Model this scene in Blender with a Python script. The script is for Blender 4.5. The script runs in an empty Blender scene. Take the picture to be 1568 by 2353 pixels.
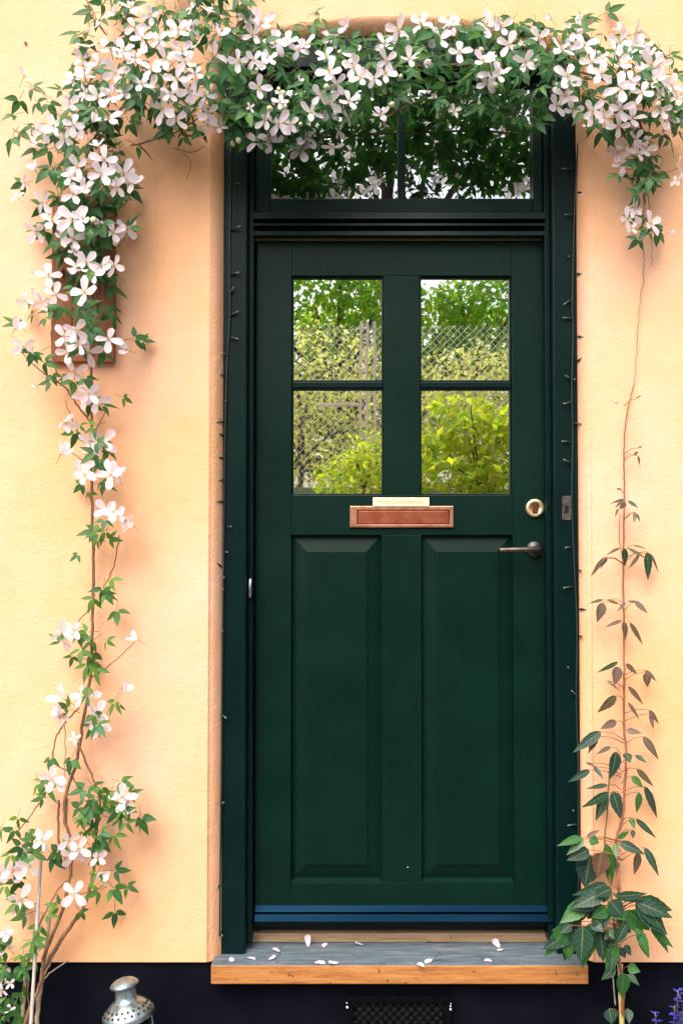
import bpy, bmesh, math, random
import numpy as np
from mathutils import Vector, Matrix, Euler, noise as mnoise

R = math.radians
sc = bpy.context.scene
rnd = random.Random(7)

# ---------------------------------------------------------------- camera, sky, sun, exposure
F_PX, IMG_W, IMG_H, PITCH = 2037.0, 1568.0, 2352.0, R(1.5)
CAM = Vector((0.0, -2.53, 1.50))
cam_d = bpy.data.cameras.new("camera"); cam = bpy.data.objects.new("camera", cam_d)
sc.collection.objects.link(cam); sc.camera = cam
cam.location = CAM; cam.rotation_euler = (R(90) + PITCH, 0, 0)
cam_d.sensor_fit = 'VERTICAL'; cam_d.sensor_height = 24.0; cam_d.lens = F_PX / IMG_H * 24.0
cam_d.clip_start = 0.05; cam_d.clip_end = 2000

SUN_EL, SUN_AZ = R(55), R(206)     # a veiled sun, high in front of the house and a little to the left
world = bpy.data.worlds.new("World"); sc.world = world; world.use_nodes = True
wn = world.node_tree.nodes; wl = world.node_tree.links; wn.clear()
sky = wn.new('ShaderNodeTexSky'); sky.sky_type = 'NISHITA'; sky.sun_disc = False
sky.sun_elevation = SUN_EL; sky.sun_rotation = SUN_AZ
sky.air_density = 0.8; sky.dust_density = 7.0; sky.ozone_density = 0.6
bg = wn.new('ShaderNodeBackground'); bg.inputs[1].default_value = 0.14
wo = wn.new('ShaderNodeOutputWorld'); wl.new(sky.outputs[0], bg.inputs[0]); wl.new(bg.outputs[0], wo.inputs[0])
sun_d = bpy.data.lights.new("sun", 'SUN'); sun_d.energy = 1.0; sun_d.angle = R(60); sun_d.color = (1.0, 0.95, 0.87)
sun = bpy.data.objects.new("sun", sun_d); sc.collection.objects.link(sun)
sdir = Vector((math.sin(SUN_AZ) * math.cos(SUN_EL), math.cos(SUN_AZ) * math.cos(SUN_EL), math.sin(SUN_EL)))
sun.rotation_euler = sdir.to_track_quat('Z', 'Y').to_euler(); sun.location = (3, 8, 12)
vs = sc.view_settings; vs.view_transform = 'Standard'; vs.look = 'None'; vs.gamma = 1.0
vs.use_curve_mapping = False; vs.exposure = 1.2
sc.render.engine = 'CYCLES'; sc.cycles.use_denoising = True
sc.cycles.max_bounces = 8; sc.cycles.diffuse_bounces = 4; sc.cycles.glossy_bounces = 4
sc.cycles.transparent_max_bounces = 8

# ---------------------------------------------------------------- pixel helpers (1568 x 2352 picture coordinates)
def ray(px, py):
    u = (px - IMG_W / 2) / F_PX; v = (IMG_H / 2 - py) / F_PX
    return Vector((u, math.cos(PITCH) - v * math.sin(PITCH), math.sin(PITCH) + v * math.cos(PITCH)))
def P(px, py, Y=0.0):
    d = ray(px, py); t = (Y - CAM.y) / d.y
    return CAM + d * t
def PZ(px, py, Z):
    d = ray(px, py); t = (Z - CAM.z) / d.z
    return CAM + d * t
def X(px, Y, row=1300): return P(px, row, Y).x
def Zr(py, Y): return P(784, py, Y).z
def M1(Y): return (Y - CAM.y) / F_PX          # metres per pixel at depth Y

# ---------------------------------------------------------------- object helpers
COL = sc.collection
def link(o, parent=None):
    COL.objects.link(o)
    if parent is not None: o.parent = parent
    return o
def tag(o, label=None, cat=None, group=None, kind=None):
    if label: o['label'] = label
    if cat: o['category'] = cat
    if group: o['group'] = group
    if kind: o['kind'] = kind
    return o
def thing(name, label, cat, loc=(0, 0, 0), group=None):
    o = bpy.data.objects.new(name, None); o.empty_display_size = 0.05
    link(o); o.location = loc
    return tag(o, label, cat, group)
def mesh_obj(name, me, parent=None, mat=None):
    if mat is not None:
        for m in (mat if isinstance(mat, (list, tuple)) else [mat]): me.materials.append(m)
    o = bpy.data.objects.new(name, me)
    link(o, parent)
    if parent is not None:                      # geometry is written in world coordinates
        o.location = -Vector(parent_world(parent))
    return o
def parent_world(p):
    v = Vector(p.location)
    while p.parent is not None:
        p = p.parent; v += Vector(p.location)
    return v
def bm_obj(name, bm, parent=None, mat=None, smooth=False):
    me = bpy.data.meshes.new(name); bm.to_mesh(me); bm.free()
    if smooth:
        for p in me.polygons: p.use_smooth = True
    return mesh_obj(name, me, parent, mat)
def add_box(bm, x0, x1, y0, y1, z0, z1, bev=0.0, mat=0):
    b = bmesh.new()
    bmesh.ops.create_cube(b, size=1.0)
    for v in b.verts:
        v.co = Vector(((x0 + x1) / 2 + v.co.x * (x1 - x0), (y0 + y1) / 2 + v.co.y * (y1 - y0), (z0 + z1) / 2 + v.co.z * (z1 - z0)))
    if bev > 0:
        bmesh.ops.bevel(b, geom=b.edges[:], offset=bev, segments=2, affect='EDGES', profile=0.5)
    me = bpy.data.meshes.new('tmp'); b.to_mesh(me); b.free()
    n0 = len(bm.faces)
    bm.from_mesh(me); bpy.data.meshes.remove(me)
    bm.faces.ensure_lookup_table()
    for f in bm.faces[n0:]: f.material_index = mat
def box(name, x0, x1, y0, y1, z0, z1, mat, parent=None, bev=0.002):
    bm = bmesh.new(); add_box(bm, x0, x1, y0, y1, z0, z1, bev)
    return bm_obj(name, bm, parent, mat)
def add_tube(bm, pts, radii, sides=6, mat=0, cap=True):
    pts = [Vector(p) for p in pts]; rings = []
    if not isinstance(radii, (list, tuple)): radii = [radii] * len(pts)
    for i, p in enumerate(pts):
        t = (pts[min(i + 1, len(pts) - 1)] - pts[max(i - 1, 0)]).normalized()
        a = Vector((0, 1, 0)) if abs(t.y) < 0.9 else Vector((1, 0, 0))
        u = t.cross(a).normalized(); w = t.cross(u).normalized()
        rings.append([bm.verts.new(p + (u * math.cos(k * 2 * math.pi / sides) + w * math.sin(k * 2 * math.pi / sides)) * radii[i]) for k in range(sides)])
    for a, b in zip(rings, rings[1:]):
        for k in range(sides):
            f = bm.faces.new((a[k], a[(k + 1) % sides], b[(k + 1) % sides], b[k])); f.material_index = mat; f.smooth = True
    if cap:
        f = bm.faces.new(rings[0][::-1]); f.material_index = mat
        f = bm.faces.new(rings[-1]); f.material_index = mat
def smooth_path(pts, n=6):
    pts = [Vector(p) for p in pts]
    if len(pts) < 3: return pts
    out = []
    for i in range(len(pts) - 1):
        p0 = pts[max(i - 1, 0)]; p1 = pts[i]; p2 = pts[i + 1]; p3 = pts[min(i + 2, len(pts) - 1)]
        for k in range(n):
            t = k / n
            out.append(0.5 * ((2 * p1) + (p2 - p0) * t + (2 * p0 - 5 * p1 + 4 * p2 - p3) * t * t + (3 * p1 - p0 - 3 * p2 + p3) * t ** 3))
    out.append(pts[-1]); return out
def add_lathe(bm, prof, segs=24, mat=0, axis_mat=None):
    rings = []
    for r, z in prof:
        rings.append([bm.verts.new((r * math.cos(k * 2 * math.pi / segs), r * math.sin(k * 2 * math.pi / segs), z)) for k in range(segs)])
    for a, b in zip(rings, rings[1:]):
        for k in range(segs):
            f = bm.faces.new((a[k], a[(k + 1) % segs], b[(k + 1) % segs], b[k])); f.material_index = mat; f.smooth = True
    return rings

# ---------------------------------------------------------------- materials
def new_mat(name):
    m = bpy.data.materials.new(name); m.use_nodes = True
    nt = m.node_tree; b = nt.nodes['Principled BSDF']
    return m, nt, b
def N(nt, t, **kw):
    n = nt.nodes.new(t)
    for k, v in kw.items(): setattr(n, k, v)
    return n
def noise_node(nt, scale, detail=4, rough=0.55, coord='Object', vec=None):
    tc = N(nt, 'ShaderNodeTexCoord'); n = N(nt, 'ShaderNodeTexNoise')
    n.inputs['Scale'].default_value = scale; n.inputs['Detail'].default_value = detail; n.inputs['Roughness'].default_value = rough
    if vec is not None:
        mp = N(nt, 'ShaderNodeMapping'); mp.inputs['Scale'].default_value = vec
        nt.links.new(tc.outputs[coord], mp.inputs[0]); nt.links.new(mp.outputs[0], n.inputs['Vector'])
    else: nt.links.new(tc.outputs[coord], n.inputs['Vector'])
    return n
def ramp(nt, src, stops):
    r = N(nt, 'ShaderNodeValToRGB')
    while len(r.color_ramp.elements) > 1: r.color_ramp.elements.remove(r.color_ramp.elements[-1])
    for i, (p, c) in enumerate(stops):
        e = r.color_ramp.elements[0] if i == 0 else r.color_ramp.elements.new(p)
        e.position = p; e.color = (*c, 1)
    nt.links.new(src, r.inputs[0]); return r
def bump(nt, b, src, strength, dist):
    n = N(nt, 'ShaderNodeBump'); n.inputs['Strength'].default_value = strength; n.inputs['Distance'].default_value = dist
    nt.links.new(src, n.inputs['Height'])
    if b.inputs['Normal'].is_linked: nt.links.new(b.inputs['Normal'].links[0].from_socket, n.inputs['Normal'])
    nt.links.new(n.outputs[0], b.inputs['Normal']); return n
def simple(name, c1, c2, scale=20, rough=0.6, bs=0.0, bd=0.002, metallic=0.0, vec=None, spec=0.5, detail=4):
    m, nt, b = new_mat(name)
    n = noise_node(nt, scale, detail, vec=vec)
    r = ramp(nt, n.outputs[0], [(0.35, c1), (0.65, c2)])
    nt.links.new(r.outputs[0], b.inputs['Base Color'])
    b.inputs['Roughness'].default_value = rough; b.inputs['Metallic'].default_value = metallic
    b.inputs['Specular IOR Level'].default_value = spec
    if bs: bump(nt, b, n.outputs[0], bs, bd)
    return m

# plaster: ochre limewash with paler and pinker patches, brush streaks and a sandy relief
m_plaster, nt, b = new_mat('ochre_plaster')
n1 = noise_node(nt, 1.6, 5, 0.6); n2 = noise_node(nt, 6.0, 6, 0.65, vec=(1.0, 1.0, 0.45)); n3 = noise_node(nt, 160, 3, 0.6)
n4 = noise_node(nt, 22, 4, 0.6)
r1 = ramp(nt, n1.outputs[0], [(0.32, (0.91, 0.49, 0.235)), (0.5, (0.93, 0.53, 0.325)), (0.68, (0.94, 0.57, 0.41))])
r2 = ramp(nt, n2.outputs[0], [(0.35, (0.97, 0.88, 0.74)), (0.62, (1.0, 1.0, 1.0))])
mx = N(nt, 'ShaderNodeMix', data_type='RGBA', blend_type='MULTIPLY'); mx.inputs[0].default_value = 0.55
nt.links.new(r1.outputs[0], mx.inputs[6]); nt.links.new(r2.outputs[0], mx.inputs[7])
nt.links.new(mx.outputs[2], b.inputs['Base Color'])
b.inputs['Roughness'].default_value = 0.9; b.inputs['Specular IOR Level'].default_value = 0.2
bump(nt, b, n3.outputs[0], 0.6, 0.003); bump(nt, b, n4.outputs[0], 0.35, 0.006); bump(nt, b, n2.outputs[0], 0.3, 0.02)

m_plinth = simple('tarred_plinth', (0.0025, 0.0035, 0.007), (0.005, 0.006, 0.011), 9, 0.85, 0.5, 0.01, detail=8, spec=0.05)
nt = m_plinth.node_tree; b = nt.nodes['Principled BSDF']; pc = b.inputs['Base Color'].links[0].from_socket     # limy scuffs and dust
sn = noise_node(nt, 34, 6, 0.75); s2 = noise_node(nt, 2.2, 3, 0.6)
sr = ramp(nt, sn.outputs[0], [(0.62, (0, 0, 0)), (0.72, (1, 1, 1))]); s3 = ramp(nt, s2.outputs[0], [(0.45, (0.05, 0.05, 0.05)), (0.7, (0.6, 0.6, 0.6))])
sm = N(nt, 'ShaderNodeMix', data_type='RGBA', blend_type='MULTIPLY'); sm.inputs[0].default_value = 1.0; nt.links.new(sr.outputs[0], sm.inputs[6]); nt.links.new(s3.outputs[0], sm.inputs[7])
sc_m = N(nt, 'ShaderNodeMix', data_type='RGBA'); nt.links.new(sm.outputs[2], sc_m.inputs[0]); nt.links.new(pc, sc_m.inputs[6]); sc_m.inputs[7].default_value = (0.022, 0.026, 0.036, 1)
nt.links.new(sc_m.outputs[2], b.inputs['Base Color'])
def paint(name, c1, c2, rough=0.38):
    m, nt, b = new_mat(name)
    n = noise_node(nt, 5, 5, 0.6); g = noise_node(nt, 60, 3, 0.6, vec=(3.0, 3.0, 0.12))
    r = ramp(nt, n.outputs[0], [(0.3, c1), (0.7, c2)])
    fn = noise_node(nt, 260, 2, 0.6); fr_ = ramp(nt, fn.outputs[0], [(0.3, (0.6, 0.66, 0.66)), (0.7, (1.35, 1.3, 1.3))])
    fm = N(nt, 'ShaderNodeMix', data_type='RGBA', blend_type='MULTIPLY'); fm.inputs[0].default_value = 1.0
    nt.links.new(r.outputs[0], fm.inputs[6]); nt.links.new(fr_.outputs[0], fm.inputs[7]); nt.links.new(fm.outputs[2], b.inputs['Base Color'])
    rr = N(nt, 'ShaderNodeMapRange'); rr.inputs[3].default_value = rough - 0.06; rr.inputs[4].default_value = rough + 0.14
    nt.links.new(n.outputs[0], rr.inputs[0]); nt.links.new(rr.outputs[0], b.inputs['Roughness'])
    b.inputs['Specular IOR Level'].default_value = 0.16
    bump(nt, b, g.outputs[0], 0.28, 0.002); bump(nt, b, n.outputs[0], 0.1, 0.004)
    return m
m_green = paint('bottle_green_paint', (0.0003, 0.0120, 0.0082), (0.0006, 0.0170, 0.0122))
m_green2 = paint('blue_green_frame_paint', (0.0004, 0.0095, 0.0095), (0.0006, 0.0130, 0.0130), 0.34)
m_alu = simple('sky_tinted_bar_metal', (0.002, 0.010, 0.022), (0.0035, 0.014, 0.030), 30, 0.42, 0.1, 0.001, metallic=1.0, vec=(0.1, 1, 1))  # blue of the reflected sky is tinted into the metal colour
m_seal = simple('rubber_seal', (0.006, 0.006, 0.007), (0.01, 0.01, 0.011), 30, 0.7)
m_strip = simple('worn_brass_strip', (0.30, 0.22, 0.16), (0.38, 0.28, 0.2), 30, 0.5, metallic=0.6)

# reflecting coated glass, slightly wavy
def glass(name, ior, wav, mirror=None):
    m, nt, b = new_mat(name)
    b.inputs['Base Color'].default_value = (0.006, 0.010, 0.008, 1); b.inputs['Roughness'].default_value = 0.012
    b.inputs['IOR'].default_value = ior
    if mirror: b.inputs['Metallic'].default_value = 1.0; b.inputs['Base Color'].default_value = (*mirror, 1)
    n = noise_node(nt, 7, 2, 0.5); bump(nt, b, n.outputs[0], wav, 0.004)
    return m
m_glass = glass('coated_door_glass', 1.5, 0.03, (0.96, 0.97, 0.92))
m_glass2 = glass('old_transom_glass', 1.5, 0.05, (0.52, 0.56, 0.54))

def wood(name, c1, c2, c3, rough, sc_=(1.2, 14, 14), bs=0.4):
    m, nt, b = new_mat(name)
    n = noise_node(nt, 7, 8, 0.7, vec=sc_); s = noise_node(nt, 70, 2, 0.5)
    r = ramp(nt, n.outputs[0], [(0.28, c1), (0.5, c2), (0.72, c3)])
    sp = ramp(nt, s.outputs[0], [(0.27, (0.25, 0.2, 0.16)), (0.33, (1, 1, 1))])
    mx = N(nt, 'ShaderNodeMix', data_type='RGBA', blend_type='MULTIPLY'); mx.inputs[0].default_value = 0.8
    nt.links.new(r.outputs[0], mx.inputs[6]); nt.links.new(sp.outputs[0], mx.inputs[7]); nt.links.new(mx.outputs[2], b.inputs['Base Color'])
    b.inputs['Roughness'].default_value = rough
    bump(nt, b, n.outputs[0], bs, 0.004)
    return m
m_wood_front = wood('oiled_pine_edge', (0.26, 0.09, 0.022), (0.45, 0.185, 0.05), (0.54, 0.27, 0.10), 0.6)
m_wood_top = wood('sky_tinted_weathered_wood', (0.035, 0.055, 0.075), (0.09, 0.125, 0.155), (0.20, 0.235, 0.25), 0.55)  # weathered grey, with the sky's blue reflection mixed into the colour
m_wood_in = wood('worn_threshold_wood', (0.16, 0.10, 0.055), (0.32, 0.21, 0.12), (0.40, 0.30, 0.2), 0.7)
m_board = wood('red_brown_board', (0.13, 0.035, 0.010), (0.26, 0.075, 0.02), (0.34, 0.12, 0.035), 0.6, (14, 14, 1.2))
m_copper = simple('aged_copper', (0.42, 0.18, 0.11), (0.60, 0.30, 0.19), 45, 0.42, 0.2, 0.001, metallic=0.75)
m_copper2 = simple('red_copper_flap', (0.32, 0.08, 0.04), (0.46, 0.14, 0.075), 30, 0.4, 0.15, 0.001, metallic=0.7)
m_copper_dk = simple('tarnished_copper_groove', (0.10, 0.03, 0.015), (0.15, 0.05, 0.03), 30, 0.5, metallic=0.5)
m_brass = simple('polished_brass', (0.85, 0.66, 0.30), (0.95, 0.80, 0.46), 40, 0.3, metallic=0.8)
m_ivory = simple('ivory_plate', (0.80, 0.68, 0.44), (0.86, 0.76, 0.54), 40, 0.4)
m_letter = simple('faded_lettering', (0.40, 0.25, 0.10), (0.46, 0.30, 0.13), 40, 0.6)
m_iron = simple('dark_iron', (0.035, 0.04, 0.04), (0.07, 0.075, 0.07), 50, 0.42, 0.2, 0.001, metallic=0.85)
m_lever = simple('worn_bronze_lever', (0.07, 0.065, 0.05), (0.14, 0.12, 0.09), 50, 0.4, metallic=0.85)
m_steel = simple('bright_steel', (0.6, 0.62, 0.64), (0.7, 0.72, 0.74), 50, 0.3, metallic=1.0)
m_rust = simple('rusty_lock_plate', (0.03, 0.028, 0.03), (0.10, 0.075, 0.075), 90, 0.65, 0.4, 0.001, metallic=0.3)
m_zinc = simple('galvanised_zinc', (0.11, 0.17, 0.18), (0.44, 0.52, 0.54), 45, 0.42, 0.4, 0.002, metallic=0.9)
m_hole = simple('black_void', (0.003, 0.003, 0.004), (0.004, 0.004, 0.005), 10, 0.9)
m_wire = simple('green_cable', (0.008, 0.02, 0.016), (0.012, 0.028, 0.022), 60, 0.45)
m_bulb = simple('milky_bulb', (0.10, 0.13, 0.12), (0.20, 0.24, 0.22), 60, 0.2)
m_fleck = simple('white_paint_fleck', (0.75, 0.75, 0.78), (0.85, 0.85, 0.88), 60, 0.6)
m_grille = simple('black_iron_grille', (0.002, 0.002, 0.003), (0.004, 0.004, 0.005), 60, 0.9, 0.3, 0.001, spec=0.04)
m_cane = simple('bleached_cane', (0.34, 0.31, 0.29), (0.48, 0.44, 0.41), 14, 0.7, 0.3, 0.002, vec=(6, 6, 1))
m_bamboo = simple('yellow_bamboo', (0.55, 0.46, 0.16), (0.68, 0.60, 0.28), 14, 0.55, 0.2, 0.002, vec=(6, 6, 1))
m_stem_b = simple('brown_vine_bark', (0.15, 0.075, 0.04), (0.30, 0.16, 0.085), 40, 0.8, 0.4, 0.002, vec=(4, 4, 0.6))
m_stem_p = simple('pale_dry_stem', (0.34, 0.24, 0.16), (0.5, 0.38, 0.27), 40, 0.8, 0.4, 0.002, vec=(4, 4, 0.6))
m_stem_r = simple('reddish_creeper_stem', (0.26, 0.09, 0.04), (0.38, 0.16, 0.08), 40, 0.7, vec=(4, 4, 0.6))

def leafy(name, cols, trans=0.25, rough=0.45, vein=True, spec=0.5, tint=(1.2, 1.25, 0.6)):
    """leaf or petal: colour by object random and grain, partly translucent"""
    m, nt, b = new_mat(name)
    oi = N(nt, 'ShaderNodeObjectInfo')
    geo = N(nt, 'ShaderNodeNewGeometry')
    add = N(nt, 'ShaderNodeMath', operation='ADD'); fr = N(nt, 'ShaderNodeMath', operation='FRACT')
    nt.links.new(oi.outputs['Random'], add.inputs[0]); nt.links.new(geo.outputs['Random Per Island'], add.inputs[1]); nt.links.new(add.outputs[0], fr.inputs[0])
    r = ramp(nt, fr.outputs[0], [(i / max(1, len(cols) - 1), c) for i, c in enumerate(cols)])
    n = noise_node(nt, 3.0 if not vein else 40, 3, 0.6)
    rn = ramp(nt, n.outputs[0], [(0.3, (0.78, 0.82, 0.8)), (0.7, (1.1, 1.1, 1.05))])
    mx = N(nt, 'ShaderNodeMix', data_type='RGBA', blend_type='MULTIPLY'); mx.inputs[0].default_value = 1.0
    nt.links.new(r.outputs[0], mx.inputs[6]); nt.links.new(rn.outputs[0], mx.inputs[7])
    uv = N(nt, 'ShaderNodeTexCoord'); sp = N(nt, 'ShaderNodeSeparateXYZ'); nt.links.new(uv.outputs['UV'], sp.inputs[0])
    def mth(op, a_, b_=None, c_=None):
        q = N(nt, 'ShaderNodeMath', operation=op)
        for i_, v_ in enumerate((a_, b_, c_)):
            if v_ is None: continue
            if isinstance(v_, (int, float)): q.inputs[i_].default_value = v_
            else: nt.links.new(v_, q.inputs[i_])
        return q.outputs[0]
    ad = mth('ABSOLUTE', mth('SUBTRACT', sp.outputs[0], 1.5))
    mid_ = mth('LESS_THAN', ad, .045)
    side = mth('MULTIPLY', mth('LESS_THAN', mth('FRACT', mth('SUBTRACT', mth('MULTIPLY', sp.outputs[1], 6.5), mth('MULTIPLY', ad, 2.6))), .16), mth('LESS_THAN', ad, .47))
    vf = mth('MAXIMUM', mth('MULTIPLY', mid_, .55), mth('MULTIPLY', side, .28))
    vm = N(nt, 'ShaderNodeMix', data_type='RGBA'); nt.links.new(vf, vm.inputs[0]); nt.links.new(mx.outputs[2], vm.inputs[6]); vm.inputs[7].default_value = (0.16, 0.20, 0.09, 1)
    col = vm.outputs[2]
    nt.links.new(col, b.inputs['Base Color']); b.inputs['Roughness'].default_value = rough
    b.inputs['Specular IOR Level'].default_value = spec
    tr = N(nt, 'ShaderNodeBsdfTranslucent')
    tm = N(nt, 'ShaderNodeMix', data_type='RGBA', blend_type='MULTIPLY'); tm.inputs[0].default_value = 1.0; tm.inputs[7].default_value = (*tint, 1)
    nt.links.new(col, tm.inputs[6]); nt.links.new(tm.outputs[2], tr.inputs[0])
    ms = N(nt, 'ShaderNodeMixShader'); ms.inputs[0].default_value = trans
    out = nt.nodes['Material Output']
    nt.links.new(b.outputs[0], ms.inputs[1]); nt.links.new(tr.outputs[0], ms.inputs[2]); nt.links.new(ms.outputs[0], out.inputs[0])
    bump(nt, b, n.outputs[0], 0.2, 0.002)
    return m
m_leaf = leafy('clematis_leaf', [(0.011, 0.080, 0.020), (0.024, 0.145, 0.024), (0.015, 0.110, 0.036), (0.060, 0.190, 0.024), (0.016, 0.130, 0.055)], spec=0.3)
m_leaf_y = leafy('fresh_green_leaf', [(0.05, 0.17, 0.02), (0.09, 0.22, 0.02), (0.05, 0.16, 0.035)], spec=0.3)
m_cr_dark = leafy('creeper_mature_leaf', [(0.008, 0.045, 0.022), (0.018, 0.055, 0.045), (0.012, 0.055, 0.022), (0.024, 0.052, 0.052)], 0.12, 0.42, spec=0.3)
m_cr_green = leafy('creeper_bright_leaf', [(0.02, 0.13, 0.025), (0.035, 0.16, 0.03)], 0.25, 0.4)
m_cr_bronze = leafy('creeper_bronze_leaf', [(0.13, 0.055, 0.03), (0.12, 0.065, 0.055), (0.08, 0.07, 0.03), (0.15, 0.08, 0.075)], 0.2, 0.45)
m_bud = simple('cream_bud', (0.55, 0.62, 0.30), (0.78, 0.76, 0.56), 8, 0.6)
m_stamen = simple('cream_stamens', (0.72, 0.56, 0.14), (0.80, 0.68, 0.28), 8, 0.6)
m_pedicel = simple('green_pedicel', (0.10, 0.12, 0.04), (0.16, 0.16, 0.06), 20, 0.6)

# petal: white, blushed pink along the middle and towards the base
m_petal, nt, b = new_mat('clematis_petal')
tc = N(nt, 'ShaderNodeTexCoord'); sx = N(nt, 'ShaderNodeSeparateXYZ'); nt.links.new(tc.outputs['Object'], sx.inputs[0])
ab = N(nt, 'ShaderNodeMath', operation='ABSOLUTE'); nt.links.new(sx.outputs[0], ab.inputs[0])
mr = N(nt, 'ShaderNodeMapRange'); mr.inputs[1].default_value = 0.0; mr.inputs[2].default_value = 0.22; mr.inputs[3].default_value = 0.75; mr.inputs[4].default_value = 0.08
nt.links.new(ab.outputs[0], mr.inputs[0])
oi = N(nt, 'ShaderNodeObjectInfo'); ml = N(nt, 'ShaderNodeMath', operation='MULTIPLY_ADD')
nt.links.new(oi.outputs['Random'], ml.inputs[0]); ml.inputs[1].default_value = 0.8; ml.inputs[2].default_value = 0.15
mm = N(nt, 'ShaderNodeMath', operation='MULTIPLY'); nt.links.new(mr.outputs[0], mm.inputs[0]); nt.links.new(ml.outputs[0], mm.inputs[1])
pm = N(nt, 'ShaderNodeMix', data_type='RGBA'); nt.links.new(mm.outputs[0], pm.inputs[0])
pm.inputs[6].default_value = (0.93, 0.89, 0.95, 1); pm.inputs[7].default_value = (0.90, 0.68, 0.82, 1)
nt.links.new(pm.outputs[2], b.inputs['Base Color']); b.inputs['Roughness'].default_value = 0.55; b.inputs['Specular IOR Level'].default_value = 0.3
tr = N(nt, 'ShaderNodeBsdfTranslucent'); nt.links.new(pm.outputs[2], tr.inputs[0])
ms = N(nt, 'ShaderNodeMixShader'); ms.inputs[0].default_value = 0.42
nt.links.new(b.outputs[0], ms.inputs[1]); nt.links.new(tr.outputs[0], ms.inputs[2]); nt.links.new(ms.outputs[0], nt.nodes['Material Output'].inputs[0])

m_blue = leafy('blue_petal', [(0.006, 0.003, 0.22), (0.010, 0.006, 0.36), (0.02, 0.025, 0.42)], 0.2, 0.5, tint=(1, 1, 1))
m_asphalt = simple('asphalt', (0.04, 0.04, 0.042), (0.06, 0.06, 0.062), 60, 0.85, 0.4, 0.01)
m_paving = simple('concrete_paving', (0.10, 0.098, 0.095), (0.15, 0.145, 0.14), 20, 0.85, 0.3, 0.005, detail=8)
m_soil, nt, b = new_mat('grassy_bank_with_gravel')
n1 = noise_node(nt, 0.8, 6, 0.6); n2 = noise_node(nt, 30, 5, 0.7)
r1 = ramp(nt, n1.outputs[0], [(0.42, (0.03, 0.06, 0.012)), (0.56, (0.05, 0.08, 0.02)), (0.60, (0.40, 0.27, 0.24))])
r2 = ramp(nt, n2.outputs[0], [(0.3, (0.6, 0.6, 0.6)), (0.7, (1.2, 1.2, 1.2))])
mx = N(nt, 'ShaderNodeMix', data_type='RGBA', blend_type='MULTIPLY'); mx.inputs[0].default_value = 1.0
nt.links.new(r1.outputs[0], mx.inputs[6]); nt.links.new(r2.outputs[0], mx.inputs[7]); nt.links.new(mx.outputs[2], b.inputs['Base Color'])
b.inputs['Roughness'].default_value = 0.95; bump(nt, b, n2.outputs[0], 0.8, 0.03)
m_roof = simple('red_clay_tile', (0.26, 0.075, 0.035), (0.36, 0.12, 0.06), 9, 0.85, 0.3, 0.01)
m_bark = simple('tree_bark', (0.07, 0.05, 0.035), (0.15, 0.11, 0.08), 12, 0.9, 0.6, 0.02, vec=(3, 3, 0.6))
m_galv = simple('galvanised_wire', (0.55, 0.55, 0.53), (0.68, 0.68, 0.66), 20, 0.55, metallic=0.2)
m_post = simple('white_painted_post', (0.72, 0.70, 0.68), (0.82, 0.80, 0.78), 20, 0.6)
def g_leaf(name, cols): return leafy(name, [tuple(min(.6, v * 2.9) for v in c) for c in cols], 0.62, 0.5, spec=0.3)
m_gl1 = g_leaf('garden_yellow_green', [(0.16, 0.20, 0.02), (0.24, 0.26, 0.03), (0.10, 0.17, 0.02), (0.28, 0.27, 0.05)])
m_gl2 = g_leaf('garden_mid_green', [(0.06, 0.14, 0.02), (0.12, 0.20, 0.02), (0.05, 0.11, 0.02), (0.17, 0.22, 0.03)])
m_gl3 = g_leaf('garden_straw', [(0.34, 0.30, 0.10), (0.26, 0.27, 0.07), (0.40, 0.34, 0.14), (0.2, 0.24, 0.06)])
m_gl4 = leafy('garden_dark_green', [(0.010, 0.034, 0.010), (0.020, 0.06, 0.014), (0.05, 0.10, 0.02)], 0.3, 0.6, spec=0.2)

# ---------------------------------------------------------------- ground
bm = bmesh.new(); s = 400
vs_ = [bm.verts.new(v) for v in ((-s, -s, -0.12), (s, -s, -0.12), (s, s, -0.12), (-s, s, -0.12))]; bm.faces.new(vs_)
tag(bm_obj('ground', bm, None, m_asphalt), kind='structure')
pav = box('pavement', -14, 14, -1.6, -0.002, -0.12, 0.0, m_paving, None, 0.01); tag(pav, kind='structure')
# garden bank across the lane, rising to a terrace
bm = bmesh.new(); nx, ny = 60, 46; grid = []
for j in range(ny):
    row = []
    for i in range(nx):
        x = -22 + 44 * i / (nx - 1); t = j / (ny - 1); y = -4.6 - (t ** 1.6) * 40
        h = 2.05 * min(1, max(0, (-4.6 - y) / 1.3)) ** 0.8 + 0.03 * max(0, -5.9 - y)
        h += 0.10 * mnoise.noise(Vector((x * 0.7, y * 0.7, 0))) * min(1, (-4.6 - y))
        row.append(bm.verts.new((x, y, -0.125 + h)))
    grid.append(row)
for j in range(ny - 1):
    for i in range(nx - 1):
        f = bm.faces.new((grid[j][i], grid[j][i + 1], grid[j + 1][i + 1], grid[j + 1][i])); f.smooth = True
tag(bm_obj('garden_bank', bm, None, m_soil), kind='structure')
def bank_z(y): return -0.125 + 2.05 * min(1, max(0, (-4.6 - y) / 1.3)) ** 0.8 + 0.03 * max(0, -5.9 - y)

# ---------------------------------------------------------------- house
Y_FR = 0.030                     # front of the jambs
Y_LEAF = 0.090                   # front of the door leaf
BOARD_T = Zr(2192, Y_FR)         # top of the step board
Z_PL = Zr(2210, 0.0)             # lower edge of the plaster
house = thing('house', 'ochre plastered cottage front with a black tarred base', 'house')
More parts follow.
